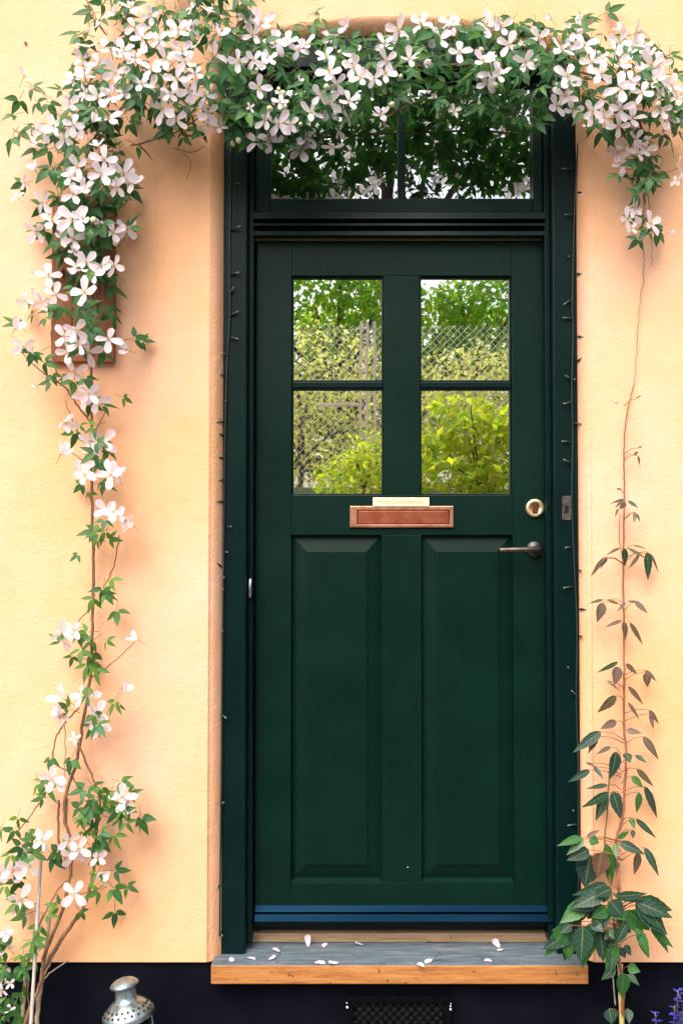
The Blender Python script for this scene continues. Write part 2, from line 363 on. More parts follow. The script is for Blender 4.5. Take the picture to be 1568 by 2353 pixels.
# opening outline on the wall face and 3 cm narrower at the frame
xl, xr = X(486, 0), X(1353, 0)
xl2, xr2 = X(511, Y_FR), X(1329, Y_FR)
def arch(xa, xb, z_end, rise, n=26):
    return [Vector((xa + (xb - xa) * i / n, 0, z_end + rise * (1 - (2 * i / n - 1) ** 2))) for i in range(n + 1)]
z_end, z_apex = P(487, 104, 0).z, P(920, 44, 0).z
front = [Vector((xl, 0, Z_PL))] + arch(xl, xr, z_end, z_apex - z_end) + [Vector((xr, 0, Z_PL))]
mid = [Vector((xl2, Y_FR, Z_PL))] + [Vector((v.x, Y_FR, v.z)) for v in arch(xl2, xr2, z_end - 0.028, z_apex - z_end)] + [Vector((xr2, Y_FR, Z_PL))]
back = [Vector((v.x, 0.30, v.z)) for v in mid]
WT, WX = 3.7, 5.0
bm = bmesh.new()
# rounded arris: insert a ring that softens the corner
q1 = [Vector((f.x + (f.x - m_.x) * 0.35, -0.0, f.z + (0.010 if i not in (0, len(front) - 1) else 0))) for i, (f, m_) in enumerate(zip(front, mid))]
ring0 = [bm.verts.new(v) for v in q1]
ring1 = [bm.verts.new(v + Vector((0, 0.004, 0))) for v in front]
ring2 = [bm.verts.new(v) for v in mid]; ring3 = [bm.verts.new(v) for v in back]
for a, b_ in ((ring0, ring1), (ring1, ring2), (ring2, ring3)):
    for i in range(len(a) - 1):
        f = bm.faces.new((a[i], a[i + 1], b_[i + 1], b_[i])); f.smooth = a is not ring2
n = len(ring0)
bl = bm.verts.new((-WX, 0, Z_PL)); tl = bm.verts.new((-WX, 0, WT)); br = bm.verts.new((WX, 0, Z_PL)); tr_ = bm.verts.new((WX, 0, WT))
tops = [bm.verts.new((ring0[i].co.x, 0, WT)) for i in range(1, n - 1)]
bm.faces.new((bl, ring0[0], ring0[1], tops[0], tl)); bm.faces.new((ring0[n - 1], br, tr_, tops[-1], ring0[n - 2]))
for i in range(1, n - 2): bm.faces.new((ring0[i], ring0[i + 1], tops[i], tops[i - 1]))
# underside lip of the plaster
bl2 = bm.verts.new((-WX, 0.02, Z_PL)); l2 = bm.verts.new((ring0[0].co.x, 0.02, Z_PL)); br2 = bm.verts.new((WX, 0.02, Z_PL)); r2_ = bm.verts.new((ring0[n - 1].co.x, 0.02, Z_PL))
bm.faces.new((ring0[0], bl, bl2, l2)); bm.faces.new((br, ring0[n - 1], r2_, br2))
bmesh.ops.recalc_face_normals(bm, faces=bm.faces[:])
bm_obj('wall', bm, house, m_plaster)
box('plinth', -WX, WX, 0.012, 0.5, -0.12, Z_PL - 0.001, m_plinth, house, 0.0)
box('body', -WX, WX, 0.301, 6.6, Z_PL, WT, m_plaster, house, 0.0)
bm = bmesh.new()
for s_ in (-1, 1):
    ye = -0.12 if s_ < 0 else 6.72
    v = [bm.verts.new(c) for c in ((-WX - 0.15, ye, WT - 0.05), (WX + 0.15, ye, WT - 0.05), (WX + 0.15, 3.3, WT + 3.0), (-WX - 0.15, 3.3, WT + 3.0))]
    w = [bm.verts.new(c.co + Vector((0, 0, 0.10))) for c in v]
    for k in range(4): bm.faces.new((v[k], v[(k + 1) % 4], w[(k + 1) % 4], w[k]))
    bm.faces.new(v[::-1]); bm.faces.new(w)
bmesh.ops.recalc_face_normals(bm, faces=bm.faces[:])
bm_obj('roof', bm, house, m_roof)
bm = bmesh.new()
for x in (-WX + 0.002, WX - 0.002):
    v = [bm.verts.new(c) for c in ((x, 0.01, WT), (x, 6.6, WT), (x, 3.3, WT + 2.95))]; bm.faces.new(v)
bm_obj('gable', bm, house, m_plaster)

for path in ([(362, 330), (359, 450), (361, 560), (355, 680), (348, 800), (341, 900)], [(1366, 480), (1368, 560), (1362, 640), (1366, 700)]):
    pts = smooth_path([P(x + rnd.uniform(-1.5, 1.5), y, .0006) for x, y in path], 8); bm = bmesh.new()
    add_tube(bm, pts, [.0009 * rnd.uniform(.5, 1.2) for _ in pts], 4); bm_obj('hairline_crack', bm, house, simple('crack_dirt', (.42, .24, .10), (.55, .33, .15), 30, .9))
p = P(60, 100, 0); bm = bmesh.new(); add_tube(bm, [(p.x, .002, p.z), (p.x, -.006, p.z)], .0035, 7); bm_obj('nail', bm, house, m_iron)

# ---------------------------------------------------------------- door frame
frame = thing('door_frame', 'dark green wooden door frame with moulded transom bar set in the plaster opening', 'door frame')
JL0, JL1, JR0, JR1 = X(511.5, Y_FR), X(566, Y_FR), X(1272, Y_FR), X(1328.5, Y_FR)
ZHEAD = P(784, 108, Y_FR).z
for x0, x1, s_ in ((JL0, JL1, 1), (JR0, JR1, -1)):
    bm = bmesh.new()
    add_box(bm, x0, x1, Y_FR, 0.20, BOARD_T, ZHEAD, 0.005)
    bm_obj('jamb', bm, frame, m_green2)
    xi = x1 if s_ > 0 else x0                     # stop bead behind the face
    xs0, xs1 = (xi + 0.0005, xi + 0.016) if s_ > 0 else (xi - 0.016, xi - 0.0005)
    box('stop_bead', xs0, xs1, 0.058, 0.20, BOARD_T + 0.02, ZHEAD - 0.05, m_green2, frame, 0.002)
# head follows the arch
bm = bmesh.new(); pts = arch(JL0 + 0.001, JR1 - 0.001, z_end - 0.030, z_apex - z_end - 0.002, 20)
a = [bm.verts.new((v.x, Y_FR + 0.004, v.z)) for v in pts]; c = [bm.verts.new((v.x, Y_FR + 0.004, ZHEAD - 0.055)) for v in pts]
a2 = [bm.verts.new((v.co.x, 0.20, v.co.z)) for v in a]; c2 = [bm.verts.new((v.co.x, 0.20, v.co.z)) for v in c]
for i in range(len(pts) - 1):
    bm.faces.new((a[i], a[i + 1], c[i + 1], c[i])); bm.faces.new((c[i], c[i + 1], c2[i + 1], c2[i])); bm.faces.new((a[i], a2[i], a2[i + 1], a[i + 1]))
bm_obj('head', bm, frame, m_green2)
# moulded transom bar: profile (py from photo, Y of the face)
XB0, XB1 = JL1 + 0.0165, JR0 - 0.0165
prof = [(486, 0.070), (488, 0.050), (502, 0.046), (504, 0.072), (511, 0.074), (513, 0.052), (518, 0.050), (520, 0.078), (529, 0.080), (531, 0.056), (540, 0.052), (542, 0.085), (547, 0.088)]
bm = bmesh.new()
A = [bm.verts.new((XB0, y, Zr(p, y))) for p, y in prof] + [bm.verts.new((XB0, 0.2, Zr(547, 0.088))), bm.verts.new((XB0, 0.2, Zr(486, 0.07)))]
B = [bm.verts.new((XB1, v.co.y, v.co.z)) for v in A]
for i in range(len(A)):
    j = (i + 1) % len(A); bm.faces.new((A[i], A[j], B[j], B[i]))
bm.faces.new(A[::-1]); bm.faces.new(B); bmesh.ops.recalc_face_normals(bm, faces=bm.faces[:])
bm_obj('transom_bar', bm, frame, m_green2)
box('weather_strip', XB0, XB1, 0.086, 0.12, Zr(552, 0.086), Zr(547.5, 0.086), m_strip, frame, 0.0005)
# old latch keep on the right jamb and steel hinge knuckle on the left
kx, kz = X(1300, Y_FR, 1168), Zr(1168, Y_FR)
bm = bmesh.new(); add_box(bm, kx - 0.013, kx + 0.013, Y_FR - 0.004, Y_FR + 0.001, kz - 0.034, kz + 0.036, 0.0015)
keep = bm_obj('latch_keep', bm, frame, m_rust)
bm = bmesh.new(); add_box(bm, kx - 0.006, kx + 0.006, Y_FR - 0.0052, Y_FR - 0.003, kz - 0.012, kz + 0.008, 0.001); bm_obj('keep_slot', bm, keep, m_hole)
hx = X(574, 0.045, 1352)
bm = bmesh.new(); add_tube(bm, [(hx, 0.046, Zr(1374, 0.045)), (hx, 0.044, Zr(1366, 0.045)), (hx + 0.001, 0.044, Zr(1336, 0.045)), (hx + 0.002, 0.046, Zr(1328, 0.045))], [0.003, 0.0055, 0.0055, 0.003], 10)
bm_obj('hinge_knuckle', bm, frame, m_steel)

# ---------------------------------------------------------------- transom window
YT = 0.078
tw = thing('transom_window', 'dark green two-pane transom window half hidden by the hanging clematis', 'window')
tx0, tx1 = XB0, XB1
gx = [X(621, YT, 420), X(914, YT, 420), X(931, YT, 420), X(1224, YT, 420)]
gz0, gz1 = Zr(455, YT), Zr(128, YT)
tz0, tz1 = Zr(485.5, 0.07) + 0.0005, ZHEAD - 0.056
box('stile', tx0, gx[0], YT, 0.13, tz0, tz1, m_green, tw, 0.003)
box('stile', gx[3], tx1, YT, 0.13, tz0, tz1, m_green, tw, 0.003)
box('bottom_rail', gx[0] + .0003, gx[3] - .0003, YT + 0.001, 0.13, tz0, gz0, m_green, tw, 0.003)
box('top_rail', gx[0] + .0003, gx[3] - .0003, YT + 0.001, 0.13, gz1, tz1, m_green, tw, 0.003)
box('mullion', gx[1], gx[2], YT + 0.004, 0.13, gz0 + .0003, gz1 - .0003, m_green, tw, 0.003)
for a_, b_ in ((gx[0], gx[1]), (gx[2], gx[3])):
    pn = box('pane', a_ - 0.002, b_ + 0.002, 0.104, 0.110, gz0 - 0.002, gz1 + 0.002, m_glass2, tw, 0.0)
    pn.rotation_euler = (R(0.0), 0, 0)

# ---------------------------------------------------------------- door leaf
door = thing('front_door', 'bottle green panelled front door with four small reflecting panes and copper letterbox', 'door')
L = lambda px: X(px, Y_LEAF)
Z = lambda py: Zr(py, Y_LEAF)
x0, x1, x2, x3, x4, x5 = L(588), L(669), L(881), L(965), L(1177), L(1258)
zt, zb = Z(552.5), Z(2128)
rail1, lock1, lock0, bot1 = Z(633), Z(1137), Z(1229), Z(2027)
TH = 0.05
EPS = 0.0004
box('stile', x0, x1 - EPS, Y_LEAF, Y_LEAF + TH, zb, zt, m_green, door, 0.0012)
box('stile', x4 + EPS, x5, Y_LEAF, Y_LEAF + TH, zb, zt, m_green, door, 0.0012)
box('rail', x1, x4, Y_LEAF + .0006, Y_LEAF + TH, rail1, zt, m_green, door, 0.0012)
box('rail', x1, x4, Y_LEAF + .0006, Y_LEAF + TH, lock0, lock1, m_green, door, 0.0012)
box('rail', x1, x4, Y_LEAF + .0006, Y_LEAF + TH, zb, bot1, m_green, door, 0.0012)
box('mullion', x2, x3, Y_LEAF + .0012, Y_LEAF + TH, lock1 + EPS, rail1 - EPS, m_green, door, 0.0012)
m0, m1 = L(876), L(967)
box('mullion', m0, m1, Y_LEAF + .0012, Y_LEAF + TH, bot1 + EPS, lock0 - EPS, m_green, door, 0.0012)
zb0, zb1 = Z(890.5), Z(875.5)
for a_, b_ in ((x1, x2), (x3, x4)):
    box('glazing_bar', a_ + EPS, b_ - EPS, Y_LEAF + 0.006, Y_LEAF + TH, zb0, zb1, m_green2, door, 0.003)
    for z0_, z1_ in ((lock1, zb0), (zb1, rail1)):
        pn = box('pane', a_ + 0.003, b_ - 0.003, Y_LEAF + 0.020, Y_LEAF + 0.026, z0_ + 0.003, z1_ - 0.003, m_glass, door, 0.0)
        # putty bead round the pane
        bm = bmesh.new(); w_ = 0.005
        add_box(bm, a_ + EPS, a_ + w_, Y_LEAF + 0.010, Y_LEAF + 0.03, z0_ + EPS, z1_ - EPS, 0.001)
        add_box(bm, b_ - w_, b_ - EPS, Y_LEAF + 0.010, Y_LEAF + 0.03, z0_ + EPS, z1_ - EPS, 0.001)
        add_box(bm, a_ + w_, b_ - w_, Y_LEAF + 0.010, Y_LEAF + 0.03, z1_ - w_, z1_ - EPS, 0.001)
        add_box(bm, a_ + w_, b_ - w_, Y_LEAF + 0.010, Y_LEAF + 0.03, z0_ + EPS, z0_ + w_, 0.001)
        bm_obj('glazing_bead', bm, pn, m_green2)
# fielded panels
for a_, b_ in ((x1, m0), (m1, x4)):
    bm = bmesh.new()
    zb_, zt_ = bot1, lock0
    def rect(ix, izb, izt, y): return [bm.verts.new(c) for c in ((a_ + ix, y, zb_ + izb), (b_ - ix, y, zb_ + izb), (b_ - ix, y, zt_ - izt), (a_ + ix, y, zt_ - izt))]
    rings = [rect(EPS, EPS, EPS, Y_LEAF + 0.003), rect(0.0035, 0.007, 0.0035, Y_LEAF + 0.018), rect(0.006, 0.010, 0.006, Y_LEAF + 0.018),
             rect(0.042, 0.048, 0.046, Y_LEAF + 0.0075), rect(0.0425, 0.0485, 0.0465, Y_LEAF + 0.004), rect(0.046, 0.052, 0.05, Y_LEAF + 0.003)]
    for p, q in zip(rings, rings[1:]):
        for k in range(4): bm.faces.new((p[k], p[(k + 1) % 4], q[(k + 1) % 4], q[k]))
    bm.faces.new(rings[-1]); bmesh.ops.recalc_face_normals(bm, faces=bm.faces[:])
    if bm.faces[-1:][0].normal.y > 0: bmesh.ops.reverse_faces(bm, faces=bm.faces[:])
    bm_obj('panel', bm, door, m_green)
# sloping metal weather bar in two steps
def prof_bar(name, pts, xa, xb, mat, parent):
    bm = bmesh.new(); A = [bm.verts.new((xa, y, z)) for y, z in pts]; B = [bm.verts.new((xb, y, z)) for y, z in pts]
    for i in range(len(A)):
        j = (i + 1) % len(A); bm.faces.new((A[i], A[j], B[j], B[i]))
    bm.faces.new(A[::-1]); bm.faces.new(B); bmesh.ops.recalc_face_normals(bm, faces=bm.faces[:])
    return bm_obj(name, bm, parent, mat)
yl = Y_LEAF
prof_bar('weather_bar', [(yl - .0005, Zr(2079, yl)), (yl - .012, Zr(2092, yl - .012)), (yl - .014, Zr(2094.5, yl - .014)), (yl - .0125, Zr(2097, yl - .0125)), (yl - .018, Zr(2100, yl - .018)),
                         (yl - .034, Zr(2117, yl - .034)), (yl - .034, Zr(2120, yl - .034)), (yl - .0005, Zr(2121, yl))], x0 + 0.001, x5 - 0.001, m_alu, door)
# letterbox
c0, c1, d0, d1 = L(803), L(1041), Z(1212), Z(1162)
bm = bmesh.new(); yo = Y_LEAF - 0.007
def fr(bm, xa, xb, za, zb__, y): return [bm.verts.new(c) for c in ((xa, y, za), (xb, y, za), (xb, y, zb__), (xa, y, zb__))]
i0, i1, j0, j1 = L(820), L(1032), Z(1204), Z(1172)
rg = [fr(bm, c0, c1, d0, d1, Y_LEAF + .0005), fr(bm, c0 + .001, c1 - .001, d0 + .001, d1 - .001, yo + .001), fr(bm, c0 + .003, c1 - .003, d0 + .003, d1 - .003, yo),
      fr(bm, i0 - .002, i1 + .002, j0 - .002, j1 + .002, yo), fr(bm, i0, i1, j0, j1, yo + .002), fr(bm, i0, i1, j0, j1, Y_LEAF + .0005)]
for p, q in zip(rg, rg[1:]):
    for k in range(4): bm.faces.new((p[k], p[(k + 1) % 4], q[(k + 1) % 4], q[k]))
bmesh.ops.recalc_face_normals(bm, faces=bm.faces[:])
lb = bm_obj('letterbox', bm, door, m_copper)
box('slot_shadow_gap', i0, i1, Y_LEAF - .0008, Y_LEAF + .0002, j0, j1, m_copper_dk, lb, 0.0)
box('flap', i0 + .003, i1 - .003, Y_LEAF - .005, Y_LEAF - .0012, j0 + .002, j1 - .002, m_copper2, lb, 0.0012)
for sx_, sz_ in ((c0 + .008, d1 - .005), (c1 - .008, d1 - .005)):
    bm = bmesh.new(); add_tube(bm, [(sx_, yo - .001, sz_), (sx_, yo + .002, sz_)], 0.0022, 8); bm_obj('screw', bm, lb, m_copper_dk)
# name plate
n0, n1, q0, q1_ = L(856), L(985), Z(1163.5), Z(1143)
npl = box('nameplate', n0, n1, Y_LEAF - .009, Y_LEAF + .0002, q0, q1_, m_ivory, door, 0.001)
cu = bpy.data.curves.new('lettering', 'FONT'); cu.body = 'Kurt Christoffersen'; cu.align_x = 'CENTER'; cu.align_y = 'CENTER'; cu.size = 0.0165
tmp = bpy.data.objects.new('lettering_tmp', cu); COL.objects.link(tmp)
bpy.context.view_layer.update()
me = bpy.data.meshes.new_from_object(tmp.evaluated_get(bpy.context.evaluated_depsgraph_get()))
bpy.data.objects.remove(tmp)
me.materials.clear(); me.materials.append(m_letter)
lo = bpy.data.objects.new('lettering', me); link(lo, npl); lo.rotation_euler = (R(90), 0, 0); lo.location = ((n0 + n1) / 2, Y_LEAF - .0093, (q0 + q1_) / 2)
# lock cylinder
kx, kz = X(1227, Y_LEAF, 1167), Zr(1167, Y_LEAF)
def lathe_obj(name, prof, loc, mat, parent, segs=28, rot=(R(90), 0, 0)):
    bm = bmesh.new(); add_lathe(bm, prof, segs)
    o = bm_obj(name, bm, parent, mat); o.rotation_euler = rot; o.location = Vector(loc); return o
lk = lathe_obj('lock_cylinder', [(0.027, -.0003), (0.027, .005), (0.025, .009), (0.0165, .009), (0.0155, .007), (0.0001, .007)], (kx, Y_LEAF, kz), m_brass, door)
bm = bmesh.new(); add_box(bm, -.0085, .0085, -.016, .016, .0072, .0095, .004); bm_obj('keyway', bm, lk, m_copper_dk).location = (0, 0, 0)
# lever handle
hx, hz = X(1226, Y_LEAF, 1262), Zr(1262, Y_LEAF)
hd = lathe_obj('handle', [(0.0245, -.0003), (0.0245, .005), (0.022, .008), (0.011, .0095), (0.0095, .012), (0.0095, .045), (0.0001, .045)], (hx, Y_LEAF, hz), m_iron, door)
bm = bmesh.new()
lt = X(1147, Y_LEAF - .05, 1262) - hx
pts = smooth_path([(0.006, 0.002, .036), (-.012, .001, .047), (-.045, 0.0, .050), (lt * .75, -.001, .048), (lt, -.002, .046)], 4)
add_tube(bm, pts, [0.009] * 3 + [0.0082] * (len(pts) - 4) + [0.0078], 10)
bm_obj('lever', bm, hd, m_lever).location = (0, 0, 0)
# a white paint speck on the lower mullion
sx_, sz_ = X(936, Y_LEAF, 1992), Zr(1992, Y_LEAF)
bm = bmesh.new(); add_tube(bm, [(sx_, Y_LEAF + .0004, sz_), (sx_, Y_LEAF - .0006, sz_)], 0.0016, 7); bm_obj('paint_speck', bm, door, m_fleck)
# dark rebate behind the gap round the leaf
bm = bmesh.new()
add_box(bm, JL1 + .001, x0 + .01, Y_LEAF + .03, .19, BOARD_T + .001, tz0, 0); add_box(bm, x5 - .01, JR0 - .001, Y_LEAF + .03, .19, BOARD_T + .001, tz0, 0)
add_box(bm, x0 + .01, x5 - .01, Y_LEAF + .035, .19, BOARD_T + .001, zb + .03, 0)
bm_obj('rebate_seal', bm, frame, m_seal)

# ---------------------------------------------------------------- step board and inner threshold
YB = PZ(784, 2217, BOARD_T).y
bx0, bx1 = X(484.5, YB, 2230), X(1350.5, YB, 2230)
zbb = P(784, 2261, YB).z
bm = bmesh.new(); add_box(bm, bx0, bx1, YB, 0.13, zbb, BOARD_T - 0.0005, 0.003)
for f in bm.faces:
    f.material_index = 1 if (f.normal.z > 0.6) else 0
st = bm_obj('doorstep', bm, None, [m_wood_front, m_wood_top])
tag(st, 'thick wooden doorstep board with grey weathered top and orange front edge', 'doorstep')
yth = PZ(784, 2165, BOARD_T).y
th = box('threshold', JL1 + .001, JR0 - .001, yth, 0.14, BOARD_T, Zr(2144, yth), m_wood_in, None, 0.003)
tag(th, 'narrow worn brown wooden threshold strip under the green door', 'threshold')

# ---------------------------------------------------------------- vent grille in the plinth
g0, g1, gz = X(795, 0.004, 2320), X(1036, 0.004, 2320), Zr(2285, 0.004)
vg = thing('vent_grille', 'black iron lattice vent in the dark base below the doorstep', 'vent', ((g0 + g1) / 2, 0.012, 0.0))
gb = 0.03
bm = bmesh.new()
add_box(bm, g0, g1, -.004, .0118, gz - .02, gz, .002); add_box(bm, g0, g1, -.004, .0118, gb, gb + .02, .002)
add_box(bm, g0, g0 + .02, -.0035, .0117, gb + .02, gz - .02, .002); add_box(bm, g1 - .02, g1, -.0035, .0117, gb + .02, gz - .02, .002)
bm_obj('frame', bm, vg, m_grille)
box('backing', g0 + .01, g1 - .01, .0095, .0116, gb + .01, gz - .01, m_hole, vg, 0)
step = 0.024; w, h = g1 - g0 - .04, gz - gb - .04
for sgn in (1, -1):
    k = -h
    while k < w:
        a0, a1 = max(0, k), min(w, k + h)
        if a1 - a0 > 0.004:
            za = (a0 - k) if sgn > 0 else h - (a0 - k); zc = (a1 - k) if sgn > 0 else h - (a1 - k)
            yb = .004 if sgn > 0 else .0065
            bm = bmesh.new(); add_tube(bm, [(g0 + .02 + a0, yb, gb + .02 + za), (g0 + .02 + a1, yb, gb + .02 + zc)], .0022, 4)
            bm_obj('lattice_bar', bm, vg, m_grille)
        k += step
for px, py, r_ in ((797, 2313, .0034), (796, 2303, .0018), (1034, 2318, .003), (1034, 2311, .0022), (1035, 2305, .0016)):
    p = P(px, py, -.004); bm = bmesh.new(); add_tube(bm, [(p.x, -.0036, p.z), (p.x, -.0056, p.z)], r_, 7)
    bm_obj('paint_fleck', bm, vg, m_fleck)

# ---------------------------------------------------------------- backing board behind the climbing clematis
p0, p1 = P(117, 832, -.02), P(266, 450, -.02)
bb = thing('backing_board', 'red-brown wooden board on the wall behind the left clematis column', 'board', ((p0.x + p1.x) / 2, 0, p0.z))
nb = 3; bw = (p1.x - p0.x) / nb
for k in range(nb):
    box('plank', p0.x + k * bw + .0008, p0.x + (k + 1) * bw - .0008, -.022 + .001 * (k % 2), -.0035, p0.z + .002 * (k % 2), p1.z, m_board, bb, .0015)

# ---------------------------------------------------------------- string lights
me_b = bpy.data.meshes.new('bulb'); bm = bmesh.new()
add_tube(bm, [(0, 0, 0), (0, 0, .45), (0, 0, .62)], [.075, .085, .07], 8, 0)
add_tube(bm, [(0, 0, .60), (0, 0, .85), (0, 0, .97), (0, 0, 1.0)], [.055, .06, .04, .01], 8, 1)
bm.to_mesh(me_b); bm.free(); me_b.materials.append(m_wire); me_b.materials.append(m_bulb)
def lights(label, path, bulbs):
    yy = Y_FR - .004
    t = thing('fairy_light_string', label, 'string lights', P(path[-1][0], path[-1][1], yy))
    pts = smooth_path([P(x, y, yy - (0.002 * (i % 2))) for i, (x, y) in enumerate(path)], 8)
    bm = bmesh.new(); add_tube(bm, pts, .0024, 6); bm_obj('cable', bm, t, m_wire, True)
    for (xa, ya, xb_, yb_) in bulbs:
        a_ = P(xa, ya, yy); b_ = P(xb_, yb_, yy - rnd.uniform(.004, .016))
        d = b_ - a_; ln = max(d.length, .016)
        if d.length < .004: d = Vector((rnd.uniform(-.2, .2), -1, rnd.uniform(-.3, .1)))
        o = bpy.data.objects.new('bulb', me_b); link(o, t)
        o.location = a_ - parent_world(t); o.rotation_euler = d.to_track_quat('Z', 'Y').to_euler(); o.scale = (.036, .036, ln)
def cv(lst, ox, oy, k): return [(ox + a_ * k, oy + b_ * k, ox + c_ * k, oy + d_ * k) for a_, b_, c_, d_ in lst]
lb_ = cv([(110, 88, 165, 75), (110, 210, 128, 170), (105, 355, 160, 325), (105, 495, 160, 505), (85, 610, 52, 600), (75, 740, 40, 728), (78, 905, 78, 905), (75, 1035, 8, 1042),
          (62, 1130, 42, 1118), (60, 1275, 18, 1265), (65, 1415, 32, 1412), (65, 1555, 16, 1550), (85, 1715, 105, 1715), (70, 1880, 86, 1880), (50, 1975, 10, 1940), (65, 2043, 66, 2043), (60, 2120, 62, 2122)], 491, 598.7, .3562)
lb_ += cv([(250, 1420, 365, 1370), (240, 700, 240, 700), (300, 900, 350, 890)], 479, 239.5, .2035)
lb_ += [(511, 1450, 511, 1450), (508, 1640, 520, 1650), (507, 1850, 515, 1842), (506, 2030, 500, 2040), (507, 2140, 509, 2146)]
lights('dark cable of tiny lights down the left door jamb', [(530, 340), (529, 480), (527, 620), (528, 720), (522, 830), (517, 1000), (515, 1180), (513, 1350), (511, 1550), (509, 1800), (506, 2000), (505, 2150)], lb_)
rb_ = cv([(430, 120, 462, 98), (400, 215, 370, 195), (418, 215, 418, 215), (405, 335, 358, 345), (415, 450, 457, 450), (395, 548, 350, 543), (400, 660, 358, 640), (400, 1105, 368, 1110), (405, 1315, 358, 1323),
          (445, 1435, 482, 1437), (445, 1230, 452, 1228), (445, 1580, 455, 1578), (385, 1745, 385, 1745), (435, 1900, 400, 1865)], 1137.5, 778.3, .4326)
rb_ += cv([(700, 465, 768, 478), (640, 650, 533, 645), (690, 885, 758, 885), (640, 1110, 556, 1105), (600, 1525, 600, 1525), (670, 1700, 738, 1700), (630, 1960, 548, 2010), (640, 2150, 538, 2140), (690, 2330, 752, 2335)], 1167.5, 239.5, .229)
rb_ += cv([(1065, 250, 1066, 250), (1085, 312, 1040, 318)], 778, 1736, .5036)
lights('dark cable of tiny lights down the right door jamb', [(1326, 330), (1320, 440), (1316, 560), (1313, 700), (1315, 760), (1312, 900), (1314, 1000), (1312, 1150), (1318, 1300), (1324, 1450), (1322, 1600), (1326, 1750), (1327, 1900), (1327, 2060), (1328, 2180)], rb_)

# ---------------------------------------------------------------- plant building blocks
def petal_mesh(name, seed, curl):
    r = random.Random(seed); bm = bmesh.new(); nu, nv = 5, 7; g = []
    for j in range(nv + 1):
        t = j / nv; wdt = 0.05 + 0.31 * t ** 0.62 * math.sqrt(max(0, 1 - t ** 4.5))
        if j == nv: wdt = 0.085
        row = []
        for i in range(nu):
            s_ = (i / (nu - 1)) * 2 - 1
            x = s_ * wdt * (1 + r.uniform(-.03, .03)); y = t * 1.0 - (abs(s_) ** 2) * 0.03 * t
            z = curl * t * t + 0.16 * (s_ * wdt) ** 2 / .1 * .35 * (0.6 + t) + 0.03 * math.sin(9 * t + s_ * 3 + seed) * t
            row.append(bm.verts.new((x, y, z)))
        g.append(row)
    for j in range(nv):
        for i in range(nu - 1):
            f = bm.faces.new((g[j][i], g[j][i + 1], g[j + 1][i + 1], g[j + 1][i])); f.smooth = True
    me = bpy.data.meshes.new(name); bm.to_mesh(me); bm.free(); me.materials.append(m_petal); return me
petals = [petal_mesh('petal', s_, c_) for s_, c_ in ((1, .04), (2, -.10), (3, .14), (4, -.22), (5, .0), (6, -.05))]
def flower_mesh(seed):
    r = random.Random(seed); bm = bmesh.new()
    for k in range(16):
        a_ = k * 2.39996; e = R(r.uniform(25, 80)); ln = r.uniform(.20, .29)
        d = Vector((math.cos(a_) * math.cos(e), math.sin(a_) * math.cos(e), math.sin(e)))
        add_tube(bm, [Vector((0, 0, .0)) + d * .04, d * ln * .8], [.012, .010], 3, 0, False)
        add_tube(bm, [d * ln * .78, d * ln * 1.05], [.020, .014], 4, 0, True)
    add_tube(bm, [(0, 0, .02), (0, 0, -.05), (.05, -.04, -.5), (.15, -.1, -.95)], [.03, .03, .018, .018], 5, 1)
    me = bpy.data.meshes.new('flower'); bm.to_mesh(me); bm.free(); me.materials.append(m_stamen); me.materials.append(m_pedicel); return me
flowers_me = [flower_mesh(k) for k in range(3)]
def basis(n, up):
    n = n.normalized(); up = (up - n * up.dot(n))
    if up.length < 1e-4: up = Vector((1, 0, 0)) - n * n.x
    up.normalize(); xx = up.cross(n).normalized()
    return Matrix((xx, up, n)).transposed()
def add_flower(parent, pos, n, roll, size, openness=1.0, npet=4):
    pw = parent_world(parent)
    q = basis(n, Vector((math.sin(roll), 0, math.cos(roll))))
    o = bpy.data.objects.new('flower', rnd.choice(flowers_me)); link(o, parent)
    o.matrix_local = Matrix.Translation(pos - pw) @ q.to_4x4() @ Matrix.Scale(size * .5, 4)
    base = rnd.uniform(2, 22) if openness >= 1 else rnd.uniform(40, 65)
    for k in range(npet):
        p = bpy.data.objects.new('petal', rnd.choice(petals)); link(p, o)
        a_ = k * 2 * math.pi / 4 + R(rnd.uniform(-12, 12))
        p.rotation_euler = Euler((R(base + rnd.uniform(-12, 12)), R(rnd.uniform(-14, 14)), a_), 'XYZ')
        p.location = Vector((-math.sin(a_), math.cos(a_), 0)) * .05
        s_ = rnd.uniform(.9, 1.08); p.scale = (s_ * rnd.uniform(.9, 1.1), s_, s_)
